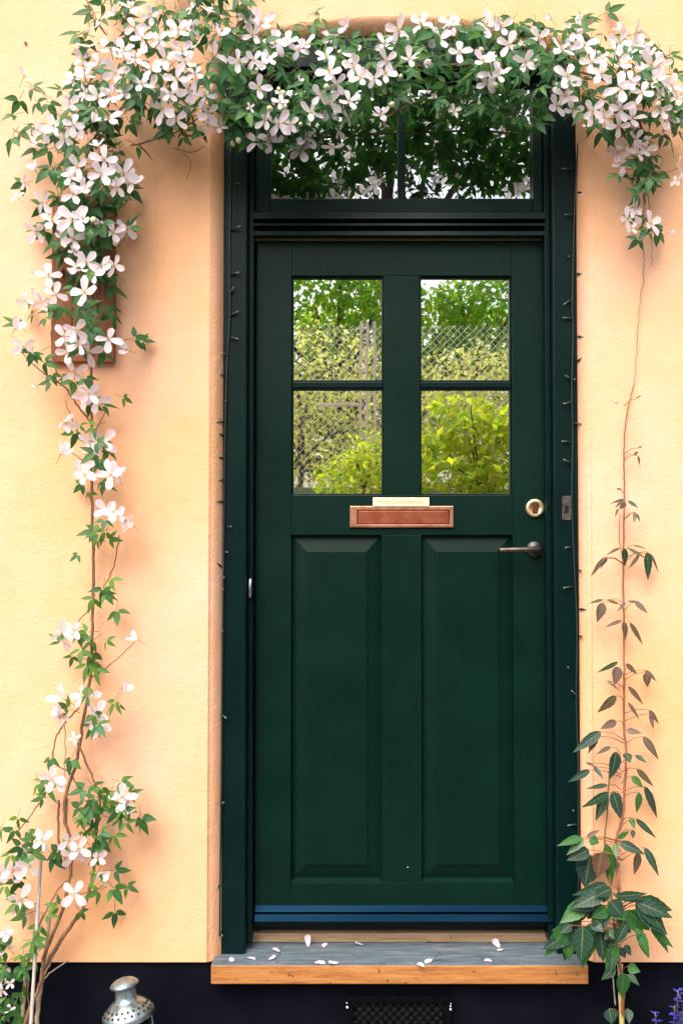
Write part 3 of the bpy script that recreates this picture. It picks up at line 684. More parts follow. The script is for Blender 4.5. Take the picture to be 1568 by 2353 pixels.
def leaflet(bm, base, tip, nrm, width, mat=0, droop=.12, fold=.18, nseg=8):
    uvl = bm.loops.layers.uv.verify(); d = tip - base; ln = d.length; d.normalize(); nrm = (nrm - d * nrm.dot(d)).normalized(); sd = d.cross(nrm)
    prev = None
    for j in range(nseg + 1):
        t = j / nseg
        w_ = width * .5 * (math.sin(math.pi * t ** .72) ** .95) * (1.06 - .30 * t) if 0 < t < 1 else 0
        if 0 < j < nseg: w_ *= 1 + (.05 if j % 2 else -.04)
        c_ = base + d * (ln * t) - nrm * (droop * ln * t * t)
        if j in (0, nseg): cur = [bm.verts.new(c_)]
        else: cur = [bm.verts.new(c_ - sd * w_ + nrm * (fold * w_)), bm.verts.new(c_), bm.verts.new(c_ + sd * w_ + nrm * (fold * w_))]
        if prev is not None:
            if len(prev) == 1:
                fs = [(prev[0], cur[1], cur[0]), (prev[0], cur[2], cur[1])]
            elif len(cur) == 1:
                fs = [(prev[0], prev[1], cur[0]), (prev[1], prev[2], cur[0])]
            else: fs = [(prev[0], prev[1], cur[1], cur[0]), (prev[1], prev[2], cur[2], cur[1])]
            for f in fs:
                q = bm.faces.new(f); q.material_index = mat; q.smooth = True
                for lp_ in q.loops:
                    v_ = lp_.vert; ring_, tt = (cur, t) if v_ in cur else (prev, t - 1 / nseg)
                    uu = 1.5 if len(ring_) == 1 else 1.0 + .5 * ring_.index(v_)
                    lp_[uvl].uv = (uu, tt)
        prev = cur
def trifoliate(seed, narrow=1.0):
    r = random.Random(seed); bm = bmesh.new(); up = Vector((0, 0, 1))
    add_tube(bm, [(0, 0, 0), (0, .25, .03), (0, .45, 0)], .012, 4, 1)
    e = Vector((0, .45, 0))
    for ang, ln in ((0, .68), (R(62 + r.uniform(-8, 8)), .56), (R(-62 + r.uniform(-8, 8)), .56)):
        d = Vector((math.sin(ang), math.cos(ang), -.12 + r.uniform(-.15, .1)))
        nn = Vector((r.uniform(-.3, .3), r.uniform(-.3, .3), 1))
        leaflet(bm, e + d * .05, e + d * ln, nn, ln * .52 * narrow * r.uniform(.9, 1.1), 0, r.uniform(.05, .3))
    me = bpy.data.meshes.new('leaf'); bm.to_mesh(me); bm.free(); return me
leaf_me = [trifoliate(k, .66 + .07 * (k % 5)) for k in range(8)]
for me in leaf_me: me.materials.append(m_leaf); me.materials.append(m_pedicel)
leaf_me_y = [trifoliate(20 + k, .68) for k in range(3)]
for me in leaf_me_y: me.materials.append(m_leaf_y); me.materials.append(m_pedicel)

def in_poly(x, y, poly):
    c_ = False; n_ = len(poly)
    for i in range(n_):
        x1_, y1_ = poly[i]; x2_, y2_ = poly[(i + 1) % n_]
        if (y1_ > y) != (y2_ > y) and x < (x2_ - x1_) * (y - y1_) / (y2_ - y1_) + x1_: c_ = not c_
    return c_
def d_poly(x, y, poly):
    best = 1e9; n_ = len(poly)
    for i in range(n_):
        ax, ay = poly[i]; bx_, by_ = poly[(i + 1) % n_]; dx, dy = bx_ - ax, by_ - ay
        t = max(0, min(1, ((x - ax) * dx + (y - ay) * dy) / (dx * dx + dy * dy + 1e-9)))
        best = min(best, math.hypot(x - ax - t * dx, y - ay - t * dy))
    return best
ARCH = [(200, 75), (255, 25), (330, -60), (560, -60), (615, 45), (680, 85), (760, 80), (900, 75), (1000, 60), (1150, 45), (1300, 55), (1400, 70), (1480, 80), (1545, 150), (1590, 230), (1590, 290),
        (1500, 300), (1400, 300), (1345, 315), (1290, 270), (1220, 290), (1150, 300), (1100, 265), (1040, 215), (960, 225), (900, 265), (840, 285), (780, 290), (740, 310), (690, 340), (640, 320),
        (560, 345), (520, 335), (490, 310), (440, 280), (390, 300), (330, 275), (300, 290), (290, 330), (300, 400), (270, 500), (280, 600), (262, 680), (270, 800), (250, 825), (145, 825), (125, 720),
        (130, 600), (110, 520), (118, 450), (108, 400), (120, 330), (95, 270), (150, 205), (200, 150)]
def front_d(x, y):
    if in_poly(x, y, ARCH): return .05 + .20 * math.sqrt(min(1, d_poly(x, y, ARCH) / 120.0))
    return .05

# ---------------------------------------------------------------- clematis
clem = thing('clematis', 'white and pink clematis climbing the left wall and arching over the door', 'climbing plant', P(80, 2352, -.12) * 1.0)
clem.location.z = 0
FL = []
def addF(lst, ox, oy, k):
    for it in lst:
        FL.append(((ox + it[0] * k) * IMG_W / 2619, (oy + it[1] * k) * IMG_W / 2619, it[2] * k * IMG_W / 2619, it[3] if len(it) > 3 else ''))
K = 600 / 1568
addF([(1110, 490, 290), (1160, 730, 290), (1350, 280, 250), (1430, 380, 240), (1160, 150, 220, 's'), (870, 470, 240, 's'), (830, 590, 220), (850, 760, 250), (730, 820, 240), (985, 980, 300), (1110, 960, 220),
      (1250, 930, 240), (1420, 840, 260), (1505, 890, 280), (1520, 700, 260), (1095, 1190, 280), (700, 1040, 220), (650, 1390, 260), (540, 1270, 260), (430, 1330, 220), (370, 1400, 180), (740, 1250, 240),
      (850, 1330, 200, 's'), (1480, 520, 180, 's'), (240, 780, 230, 's'), (990, 640, 220), (860, 930, 200, 's')], 0, 0, K)
addF([(520, 510, 300), (350, 590, 280), (480, 300, 280), (770, 110, 200, 's'), (620, 80, 160, 's'), (850, 560, 320, 's'), (900, 360, 260, 's'), (590, 900, 300), (760, 960, 300), (650, 740, 200), (330, 1090, 340),
      (460, 1200, 270), (400, 940, 220), (1290, 880, 280), (1080, 610, 240), (1240, 600, 220), (1340, 640, 260), (1310, 230, 320), (1230, 350, 240), (1450, 430, 260), (1400, 590, 200), (1270, 1420, 280), (1490, 1240, 300),
      (1500, 1020, 180), (900, 1270, 200), (770, 1260, 240, 's'), (730, 1360, 200, 's'), (290, 400, 220), (1200, 1080, 110, 's')], 500, 0, K)
addF([(170, 420, 280), (270, 420, 260), (380, 500, 240), (450, 450, 260), (690, 370, 260), (870, 270, 240, 's'), (1380, 310, 330), (930, 570, 280), (930, 680, 260), (690, 720, 300), (1000, 780, 260), (1240, 440, 260),
      (1260, 610, 260), (1250, 740, 260), (1490, 590, 240), (1140, 790, 220), (690, 1040, 330), (460, 1370, 280), (410, 1500, 300), (1200, 1150, 240), (1230, 1240, 150, 's'), (780, 1310, 200, 's'), (720, 1480, 240, 's'), (380, 810, 120, 's')], 1000, 0, K)
addF([(300, 240, 260), (480, 390, 280), (580, 230, 260), (640, 270, 240), (680, 520, 280), (950, 260, 320), (1100, 270, 260), (920, 610, 260), (990, 590, 200, 's'), (1000, 740, 260), (1075, 740, 300), (960, 830, 260),
      (1180, 450, 260), (1340, 620, 280), (330, 620, 160, 's'), (1290, 430, 160, 's'), (630, 1110, 150, 's'), (570, 1260, 120, 's')], 1500, 0, K)
addF([(345, 490, 270), (580, 450, 280), (400, 760, 330), (400, 860, 240), (380, 960, 280), (300, 1060, 280), (460, 1110, 240), (660, 1110, 260), (650, 1260, 220, 's'), (770, 1180, 220), (650, 620, 240), (740, 740, 280),
      (750, 560, 160), (930, 420, 280), (1060, 460, 220), (890, 500, 180), (1030, 540, 160), (1100, 330, 240, 's'), (1150, 480, 260), (1250, 660, 340), (1330, 640, 260), (940, 890, 340), (940, 1090, 280), (1060, 1190, 300),
      (920, 1260, 260), (1410, 1190, 260), (1450, 860, 240), (1500, 980, 200), (1300, 800, 240), (250, 200, 160, 's'), (950, 300, 200, 's'), (1220, 560, 200, 's')], 2019, 0, K)
addF([(730, 450, 260), (590, 540, 280), (500, 630, 320), (850, 580, 320), (760, 630, 260), (570, 790, 330), (1290, 820, 300, 's'), (1270, 980, 200, 's'), (700, 1330, 320, 's'), (690, 1430, 300), (920, 1540, 340),
      (620, 1480, 300), (670, 1600, 200), (1170, 1660, 150, 's')], 2219, 400, 400 / 1345)
addF([(780, 630, 290), (1050, 560, 300), (1240, 690, 330), (980, 420, 180, 's'), (1330, 780, 280), (840, 840, 260), (740, 900, 290), (430, 990, 280), (730, 1150, 360), (840, 1150, 260), (530, 1170, 280), (370, 1270, 290, 's'),
      (1140, 1290, 290), (1270, 1250, 260), (350, 660, 220, 's'), (250, 790, 160, 's'), (180, 930, 160, 's'), (1000, 1190, 120, 's')], 0, 400, K)
addF([(770, 320, 280), (870, 280, 280), (1020, 320, 280), (1150, 310, 240), (940, 400, 260), (850, 580, 330), (740, 170, 140, 's'), (490, 410, 290), (560, 600, 260), (430, 670, 240), (260, 670, 180, 's'), (340, 600, 140, 's'),
      (650, 1020, 280), (790, 1100, 260), (890, 1180, 300), (1090, 1050, 280), (1280, 1160, 220, 's'), (240, 1130, 280), (150, 950, 260, 's'), (750, 1380, 290), (350, 400, 100, 's')], 0, 900, K)
K9 = 900 / 1568
addF([(560, 1270, 170), (645, 1280, 190), (430, 1430, 180, 's'), (600, 1560, 160), (690, 1560, 220), (410, 1640, 200, 's'), (570, 1750, 180), (740, 1780, 200), (800, 1790, 150, 's'), (710, 2010, 180), (790, 2060, 160),
      (840, 2080, 140, 's'), (250, 1190, 70, 's')], 0, 800, K9)
addF([(430, 760, 220, 's'), (500, 720, 150), (920, 790, 150, 's'), (830, 1110, 150, 's'), (430, 1190, 220, 's'), (400, 1300, 160, 's'), (590, 1180, 180), (650, 1280, 180), (670, 1360, 180), (500, 1450, 90, 's'), (350, 1720, 190),
      (820, 1840, 180)], 0, 2000, K9)
addF([(430, 590, 230, 's'), (350, 700, 220, 's'), (690, 590, 230), (740, 740, 290), (290, 840, 260), (120, 900, 260), (10, 910, 200), (215, 1170, 290), (750, 1120, 290), (1240, 240, 250, 's'), (980, 760, 220, 's'), (1010, 930, 230, 's'),
      (1060, 1010, 140, 's'), (850, 430, 130, 's'), (60, 1520, 160)], 0, 3000, K)
addF([(70, 300, 200), (60, 440, 240), (40, 870, 260), (20, 1050, 220), (140, 950, 150), (140, 1300, 140, 's')], 0, 3500, 450 / 1568)
FL += [(190, 1600, 58, ''), (228, 1655, 60, ''), (140, 1622, 56, 's'), (128, 1795, 56, ''), (285, 1842, 58, ''), (182, 1950, 60, ''), (58, 1962, 58, ''), (30, 1998, 56, ''), (100, 1925, 56, 's'),
       (240, 1020, 54, ''), (195, 1092, 54, ''), (268, 1086, 54, ''), (262, 1175, 52, ''), (300, 1205, 48, 's'), (205, 905, 56, ''), (150, 1452, 52, '')]
for _ in range(400):
    if len(FL) >= 283: break
    px, py = rnd.uniform(60, 1560), rnd.uniform(0, 820)
    if not in_poly(px, py, ARCH) or (880 < px < 1270 and py > 130) or min(math.hypot(px - f[0], py - f[1]) for f in FL) < 26: continue
    FL.append((px, py, rnd.uniform(48, 66), rnd.choice(('', '', 's'))))
for (px, py, dia, kind) in FL:
    inside = in_poly(px, py, ARCH)
    d = front_d(px, py) + rnd.uniform(.0, .045)
    if not inside: d = .07 + rnd.uniform(0, .06)
    pos = P(px, py, -d); size = dia * M1(-d) * 0.98
    if kind == 's': n_ = Vector((rnd.uniform(-1, 1), -.55, rnd.uniform(-.5, .9)))
    else: n_ = Vector((rnd.uniform(-.42, .42), -1, rnd.uniform(-.28, .42)))
    add_flower(clem, pos, n_, rnd.uniform(-.9, .9), size, 1.0 if kind != 's' else rnd.choice((1.0, 0.5)))
# leaves
LV = []     # (pos, normal, tip direction, size, fresh)
def rand_leaf(px, py, dmin, dmax, smin=.06, smax=.092, fresh=.12):
    y = -rnd.uniform(dmin, dmax); pos = P(px, py, y)
    a_ = rnd.gauss(0, 1.0); tip = Vector((math.sin(a_), -.25 + rnd.uniform(-.3, .2), -math.cos(a_) + .15))
    nn = Vector((rnd.uniform(-.7, .7), -.8, rnd.uniform(0, .9)))
    LV.append((pos, nn, tip, rnd.uniform(smin, smax), rnd.random() < fresh))
cnt = 0
while cnt < 760:
    px, py = rnd.uniform(40, 1590), rnd.uniform(-60, 840)
    if not in_poly(px, py, ARCH): continue
    if 115 < px < 270 and 600 < py < 835 and rnd.random() < .5: continue
    fd = front_d(px, py); rand_leaf(px, py - 20, .25 * fd, 1.04 * fd); cnt += 1
for (cx, cy, r_, n_) in [(1080, 235, 90, 22), (1170, 250, 70, 14), (1000, 240, 40, 5), (700, 320, 60, 8), (640, 300, 60, 8), (560, 300, 40, 6), (400, 310, 40, 5), (470, 290, 40, 5), (1480, 385, 50, 12), (1500, 410, 30, 5), (1450, 420, 15, 2),
        (1470, 525, 45, 8), (1500, 270, 60, 8), (1540, 300, 30, 4), (60, 300, 40, 3), (75, 230, 40, 4), (1200, 90, 60, 6), (1290, 70, 50, 4), (720, 50, 25, 3),
        (185, 420, 80, 16), (195, 510, 75, 16), (190, 600, 60, 10), (190, 690, 60, 6), (150, 300, 60, 10), (205, 930, 60, 6), (215, 985, 50, 5), (225, 1060, 60, 6), (215, 1130, 50, 4), (230, 1200, 60, 5), (225, 1250, 55, 4), (230, 1340, 45, 4), (235, 1370, 40, 4), (210, 1450, 60, 6), (215, 1500, 80, 10), (275, 1610, 25, 2),
        (205, 1650, 60, 6), (150, 1730, 35, 2), (100, 1780, 45, 4), (235, 1815, 60, 8), (250, 1850, 60, 8), (310, 1865, 25, 3), (230, 1890, 80, 10), (270, 1900, 35, 5), (50, 1910, 50, 6), (40, 1950, 55, 5), (180, 1940, 90, 10),
        (220, 1990, 55, 6), (260, 2050, 30, 3), (30, 2020, 60, 7), (60, 2080, 30, 2), (170, 2110, 30, 2), (100, 2120, 30, 3), (40, 2170, 50, 6), (20, 2220, 40, 5), (75, 2190, 35, 3), (20, 2290, 40, 5), (30, 2330, 40, 5),
        (90, 720, 30, 4), (60, 790, 30, 2), (90, 830, 40, 4), (290, 790, 25, 2), (285, 570, 20, 2), (290, 650, 20, 2), (130, 870, 40, 3), (180, 880, 50, 4)]:
    for _ in range(n_ if cy < 600 or cy > 1880 else max(2, int(n_ * .95))):
        rand_leaf(cx + rnd.gauss(0, r_ * .45), cy - 15 + rnd.gauss(0, r_ * .4), .02, .12, .048, .08, .5)
LV.sort(key=lambda l: l[0].y)
pw = parent_world(clem); rest = []
def leaf_mat(l):
    pos, nn, tip, s_, fr_ = l
    return Matrix.Translation(pos - pw) @ basis(nn, tip).to_4x4() @ Matrix.Scale(s_, 4)
sep = LV[:300]; rest = LV[300:]
# keep the sparse lower leaves single and let the hidden inner ones join
low = [l for l in LV if l[0].z < 1.9]; up_ = [l for l in LV if l[0].z >= 1.9]
sep = low + up_[:max(0, 300 - len(low))]; rest = up_[max(0, 300 - len(low)):]
for l in sep:
    o = bpy.data.objects.new('leaf', rnd.choice(leaf_me_y if l[4] else leaf_me)); link(o, clem); o.matrix_local = leaf_mat(l)
bm = bmesh.new()
for l in rest:
    me = rnd.choice(leaf_me).copy(); me.transform(leaf_mat(l)); bm.from_mesh(me); bpy.data.meshes.remove(me)
me = bpy.data.meshes.new('foliage'); bm.to_mesh(me); bm.free()
me.materials.append(m_leaf); me.materials.append(m_pedicel)
o = bpy.data.objects.new('foliage', me); link(o, clem); tag(o, kind='stuff')
# stems
def stem(path, r0, r1, mat=m_stem_b, name='stem', parent=None, wob=.004):
    parent = parent or clem
    pts = smooth_path([P(x, y, -d) for x, y, d in path], 7)
    pts = [p + Vector((rnd.uniform(-wob, wob), rnd.uniform(-wob, wob), 0)) * .5 for p in pts]
    n_ = len(pts); bm = bmesh.new()
    add_tube(bm, pts, [r0 + (r1 - r0) * i / (n_ - 1) for i in range(n_)], 6)
    return bm_obj(name, bm, parent, mat, True)
stem([(45, 2460, .10), (60, 2352, .10), (96, 2250, .09), (104, 2190, .08), (150, 2070, .06), (165, 1960, .05), (150, 1880, .05), (152, 1830, .05), (178, 1740, .04), (190, 1660, .04), (207, 1560, .03), (213, 1440, .03), (216, 1300, .03),
      (212, 1180, .03), (212, 1060, .03), (210, 960, .03), (212, 880, .03), (200, 760, .05), (185, 600, .06), (180, 430, .07), (230, 300, .08), (330, 220, .09), (480, 190, .1), (650, 170, .1), (820, 160, .1), (1000, 150, .1), (1200, 150, .1),
      (1380, 180, .1), (1460, 260, .08), (1482, 380, .04), (1478, 470, .03)], .0052, .0035)
for path, a_, b_, m_ in [
    ([(1478, 470, .03), (1472, 540, .02), (1478, 590, .012), (1476, 640, .01), (1466, 720, .01), (1461, 800, .008), (1456, 876, .008)], .0025, .0012, m_stem_p),
    ([(1484, 440, .02), (1494, 500, .015), (1495, 560, .012), (1496, 610, .01)], .002, .001, m_stem_p),
    ([(86, 2460, .08), (84, 2352, .08), (96, 2250, .07), (103, 2202, .06), (110, 2150, .05), (120, 2080, .05)], .007, .004, m_stem_p),
    ([(98, 2230, .07), (117, 2197, .06), (161, 2130, .05), (187, 2095, .05), (202, 2055, .04), (216, 2000, .04), (220, 1930, .04), (225, 1880, .04)], .006, .0035, m_stem_b),
    ([(50, 2460, .06), (52, 2352, .06), (58, 2260, .06), (62, 2190, .05)], .007, .004, m_stem_p),
    ([(62, 2440, .05), (66, 2340, .05), (64, 2240, .05)], .003, .002, m_stem_p),
    ([(96, 2252, .05), (110, 2225, .04), (124, 2196, .03)], .003, .002, m_stem_p), ([(98, 2254, .05), (118, 2232, .04), (161, 2203, .02)], .003, .0015, m_stem_p),
    ([(107, 1820, .05), (80, 1860, .05), (42, 1910, .06)], .0025, .0015, m_stem_b),
    ([(137, 1838, .04), (134, 1900, .04), (140, 1980, .05)], .0035, .004, m_stem_b), ([(155, 1833, .04), (152, 1910, .05), (150, 1990, .05)], .0035, .004, m_stem_p),
    ([(178, 1705, .04), (215, 1790, .04), (230, 1840, .04), (222, 1910, .04)], .003, .0025, m_stem_b),
    ([(182, 1625, .04), (150, 1660, .05), (128, 1700, .05), (124, 1750, .05), (160, 1775, .05), (182, 1812, .05)], .0025, .002, m_stem_b),
    ([(150, 1640, .05), (150, 1720, .05), (148, 1790, .05)], .002, .0015, m_stem_p),
    ([(210, 1395, .02), (180, 1430, .04), (160, 1470, .05), (150, 1460, .06)], .002, .0012, m_stem_b),
    ([(275, 1230, .03), (262, 1300, .03), (240, 1345, .03)], .002, .0015, m_stem_b),
    ([(205, 1560, .03), (250, 1530, .04), (310, 1475, .05)], .002, .001, m_stem_b), ([(240, 1660, .03), (255, 1620, .04), (285, 1575, .05)], .0018, .001, m_stem_p),
    ([(210, 970, .03), (185, 940, .04), (150, 890, .05), (105, 860, .06), (75, 835, .06), (40, 795, .06)], .003, .0015, m_stem_b),
    ([(190, 1010, .03), (165, 960, .04), (150, 920, .04)], .002, .001, m_stem_b),
    ([(130, 860, .04), (120, 800, .05), (118, 760, .05)], .002, .001, m_stem_b),
    ([(213, 1000, .03), (235, 960, .03), (250, 920, .04)], .0018, .001, m_stem_b), ([(213, 1080, .03), (180, 1050, .04), (150, 1030, .05)], .0018, .001, m_stem_b),
    ([(60, 2230, .06), (80, 2150, .06), (130, 2050, .05), (170, 2010, .05)], .0025, .0015, m_stem_b),
    ([(115, 2080, .04), (160, 2060, .04), (230, 2040, .04), (250, 2010, .04)], .002, .0012, m_stem_b),
    ([(300, 335, .08), (340, 325, .08), (400, 305, .08), (460, 270, .09)], .003, .002, m_stem_b),
    ([(420, 350, .04), (438, 372, .04), (430, 412, .04)], .0012, .0006, m_stem_b), ([(400, 340, .05), (440, 350, .04), (470, 335, .05)], .0015, .001, m_stem_b),
    ([(880, 275, .10), (930, 245, .10), (975, 230, .10)], .003, .0025, m_stem_b), ([(1160, 240, .08), (1180, 250, .08), (1200, 262, .08)], .0025, .002, m_stem_b),
    ([(200, 20, .10), (225, 55, .12), (245, 80, .12)], .003, .002, m_stem_b), ([(195, -10, .10), (212, 25, .11), (232, 60, .12)], .002, .0015, m_stem_b),
    ([(30, 295, .09), (60, 318, .09), (95, 340, .10)], .0015, .001, m_stem_b), ([(60, 185, .09), (95, 210, .10), (130, 235, .1)], .0014, .001, m_stem_p)]:
    stem(path, a_, b_, m_)
# young shoots that stand off above the arch, each ending in a bud
for _ in range(26):
    px = rnd.choice([rnd.uniform(180, 600), rnd.uniform(950, 1540)]); py = 90 if px < 600 else 75 + max(0, px - 1400) * .5
    if px < 600: py = 40
    d = front_d(px, py + 20) * .8
    stem([(px, py + 25, d), (px + rnd.uniform(-8, 8), py - 5, d + .02), (px + rnd.uniform(-14, 14), py - rnd.uniform(25, 55), d + rnd.uniform(0, .04))], .0011, .0008, m_pedicel, 'shoot', wob=.0)
me_bud = bpy.data.meshes.new('bud'); bm = bmesh.new(); bmesh.ops.create_icosphere(bm, subdivisions=1, radius=1.0)
for v in bm.verts: v.co.z *= 1.25
for f in bm.faces: f.smooth = True
bm.to_mesh(me_bud); bm.free(); me_bud.materials.append(m_bud)
bud_px = [(640, 205), (648, 215), (655, 245), (820, 230), (900, 240), (855, 185), (535, 330), (548, 322), (1005, 258), (1004, 268), (1035, 250), (1040, 262), (1100, 237), (1135, 195), (1450, 175), (1230, 140), (1105, 115), (920, 175),
          (750, 200), (780, 120), (215, 505), (560, 145), (590, 160), (1180, 280), (1215, 285), (1510, 240), (1485, 200), (620, 250), (350, 195), (690, 285), (265, 560), (160, 620)]
for px, py in bud_px:
    o = bpy.data.objects.new('bud', me_bud); link(o, clem); o.location = P(px, py, -front_d(px, py) - .02) - pw
    o.scale = [rnd.uniform(.005, .009)] * 3; o.rotation_euler = (rnd.uniform(-1, 1), rnd.uniform(-1, 1), 0)

# ---------------------------------------------------------------- canes
def cane(label, pts, r_, mat):
    a_ = P(*pts[0]); b_ = P(*pts[1]); d = (a_ - b_); t = (0.0 - b_.z) / (a_.z - b_.z); base = b_ + d * t
    bm = bmesh.new(); k = 14; L_ = [base + (b_ - base) * (i / k) for i in range(k + 1)]
    add_tube(bm, L_, [r_ * (1.12 if i % 4 == 2 else 1) for i in range(k + 1)], 8)
    o = bm_obj('cane', bm, None, mat); tag(o, label, 'cane', 'plant canes'); return o
cane('bleached grey cane propping the clematis at the lower left', [(72, 2352, -.16), (95, 1965, -.05)], .0048, m_cane)
cane('short yellow bamboo cane at the foot of the right creeper', [(1427, 2352, -.05), (1423, 2215, -.03)], .007, m_bamboo)

# ---------------------------------------------------------------- creeper on the right
cr = thing('creeper', 'dark leaved young creeper climbing the wall right of the door', 'climbing plant', (P(1425, 2352, -.04).x, -.04, 0))
pw_c = parent_world(cr)
def c7(x, y): return (1137.5 + x * .4326, 778.3 + y * .4326)
def c8(x, y): return (1257.2 + x * .2872, 1676.3 + y * .2872)
stem([(*c7(735, 235), .006), (*c7(705, 350), .008), (*c7(690, 440), .008), (*c7(680, 600), .01), (*c7(683, 800), .01), (*c7(680, 1000), .012), (*c7(676, 1240), .015), (*c7(680, 1500), .015), (*c7(682, 1750), .02), (*c7(680, 2000), .02),
      (*c8(625, 250), .03), (*c8(610, 480), .03), (*c8(600, 690), .03), (*c8(550, 870), .03), (*c8(545, 1060), .03), (*c8(570, 1300), .04), (*c8(540, 1700), .05), (*c8(580, 1900), .05), (*c8(600, 2100), .05), (*c8(590, 2353), .05), (*c8(585, 2900), .05)], .0014, .0055, m_stem_r, parent=cr, wob=.002)
stem([(*c8(490, 330), .02), (*c8(470, 730), .03), (*c8(455, 900), .03), (*c8(500, 1250), .04), (*c8(530, 1600), .05)], .002, .003, m_stem_b, parent=cr, wob=.002)
stem([(*c7(660, 930), .02), (*c7(655, 1050), .02), (*c7(672, 1160), .015)], .001, .0014, m_stem_b, parent=cr, wob=.001)
stem([(*c8(520, 1960), .03), (*c8(530, 2100), .03), (*c8(540, 2200), .03)], .002, .002, m_cane, 'tie_wire', cr, .0)
CL = [c7(a, b) + c7(c, d) + (w * .4326,) for a, b, c, d, w in [
    (570, 1165, 515, 1250, 25), (570, 1160, 560, 1210, 22), (590, 1160, 575, 1195, 18), (660, 1110, 600, 1135, 18), (680, 1110, 690, 1195, 40), (700, 1110, 790, 1160, 20), (730, 1095, 795, 1110, 14), (760, 1150, 715, 1210, 22),
    (805, 1130, 812, 1260, 45), (820, 1140, 865, 1230, 20), (570, 1385, 505, 1400, 18), (590, 1385, 645, 1405, 16), (570, 1400, 545, 1490, 55), (690, 1400, 650, 1440, 16), (740, 1400, 800, 1445, 35), (700, 1395, 760, 1395, 15),
    (670, 1495, 590, 1525, 22), (680, 1500, 690, 1585, 35), (710, 1505, 775, 1610, 30), (650, 1715, 555, 1765, 25), (650, 1740, 635, 1825, 60), (690, 1725, 745, 1775, 30), (790, 1760, 850, 1810, 30), (800, 1770, 805, 1840, 45),
    (590, 1815, 650, 1860, 14), (700, 1845, 780, 1930, 35), (640, 1895, 555, 1975, 50), (700, 1930, 760, 2010, 25), (810, 1970, 865, 2035, 30), (820, 1990, 835, 2060, 25), (690, 2080, 765, 2090, 35), (640, 2030, 570, 2065, 45),
    (560, 2085, 430, 2180, 60), (540, 2110, 495, 2190, 35), (780, 2110, 860, 2215, 45), (610, 2165, 545, 2200, 25), (640, 2190, 620, 2320, 75), (690, 2200, 710, 2240, 50), (740, 2210, 795, 2245, 30), (500, 2290, 400, 2345, 40),
    (520, 2270, 565, 2325, 25), (480, 2250, 520, 2265, 14), (680, 850, 620, 870, 14), (680, 855, 640, 890, 20), (700, 860, 750, 890, 22), (690, 870, 660, 900, 30), (650, 900, 635, 940, 14), (740, 920, 735, 970, 22), (750, 930, 762, 965, 14),
    (745, 320, 765, 300, 12), (655, 345, 635, 335, 9), (700, 420, 735, 425, 16), (735, 615, 755, 600, 18), (755, 580, 778, 570, 12), (755, 620, 765, 665, 14), (640, 795, 665, 800, 10)]]
CL += [c8(a, b) + c8(c, d) + (w * .2872,) for a, b, c, d, w in [
    (480, 440, 330, 465, 40), (490, 500, 310, 610, 70), (470, 510, 395, 700, 90), (520, 490, 580, 690, 100), (730, 500, 720, 650, 60), (770, 450, 880, 680, 70), (710, 310, 830, 440, 50), (670, 370, 750, 450, 60), (700, 710, 850, 850, 50),
    (660, 700, 690, 780, 50), (560, 870, 640, 820, 40), (680, 800, 680, 860, 40), (570, 900, 750, 980, 80), (720, 980, 705, 1140, 60), (770, 940, 885, 1140, 70), (270, 860, 110, 910, 70), (290, 870, 170, 980, 70), (330, 960, 180, 1030, 90),
    (310, 860, 405, 805, 40), (330, 870, 400, 900, 90), (340, 1000, 300, 1230, 170), (430, 980, 400, 1160, 130), (470, 910, 510, 1230, 100), (540, 910, 545, 1010, 50), (550, 1060, 570, 1100, 30), (430, 1250, 240, 1360, 70), (440, 1300, 240, 1400, 110),
    (300, 1390, 130, 1520, 110), (380, 1330, 290, 1400, 80), (460, 1290, 450, 1370, 70), (560, 1330, 760, 1320, 60), (720, 1360, 970, 1440, 110), (740, 1380, 920, 1580, 130), (700, 1380, 850, 1550, 100), (640, 1450, 800, 1590, 110),
    (500, 1370, 590, 1480, 120), (820, 1580, 985, 1725, 60), (710, 1590, 810, 1790, 70), (230, 1530, 70, 1590, 60), (200, 1600, 0, 1740, 110), (190, 1680, 140, 1830, 80), (280, 1570, 270, 1830, 140), (340, 1600, 330, 1700, 80),
    (420, 1580, 420, 1790, 110), (440, 1400, 330, 1500, 90), (470, 1620, 520, 1660, 90), (600, 1490, 610, 1640, 90), (350, 1540, 430, 1600, 80), (530, 1720, 510, 1920, 80), (570, 1740, 620, 1820, 50), (540, 1900, 440, 1990, 60),
    (640, 1890, 720, 1930, 70), (600, 1940, 600, 2130, 90), (640, 1960, 720, 2030, 50), (490, 2230, 510, 2340, 100), (640, 2230, 650, 2330, 60), (450, 1480, 380, 1580, 80), (620, 1560, 560, 1700, 70)]]
CL += [(a + rnd.uniform(-16, 16), b + rnd.uniform(-14, 14), c + rnd.uniform(-16, 16), d + rnd.uniform(-14, 14), w) for a, b, c, d, w in CL if 2030 < b < 2190 and d < 2230]
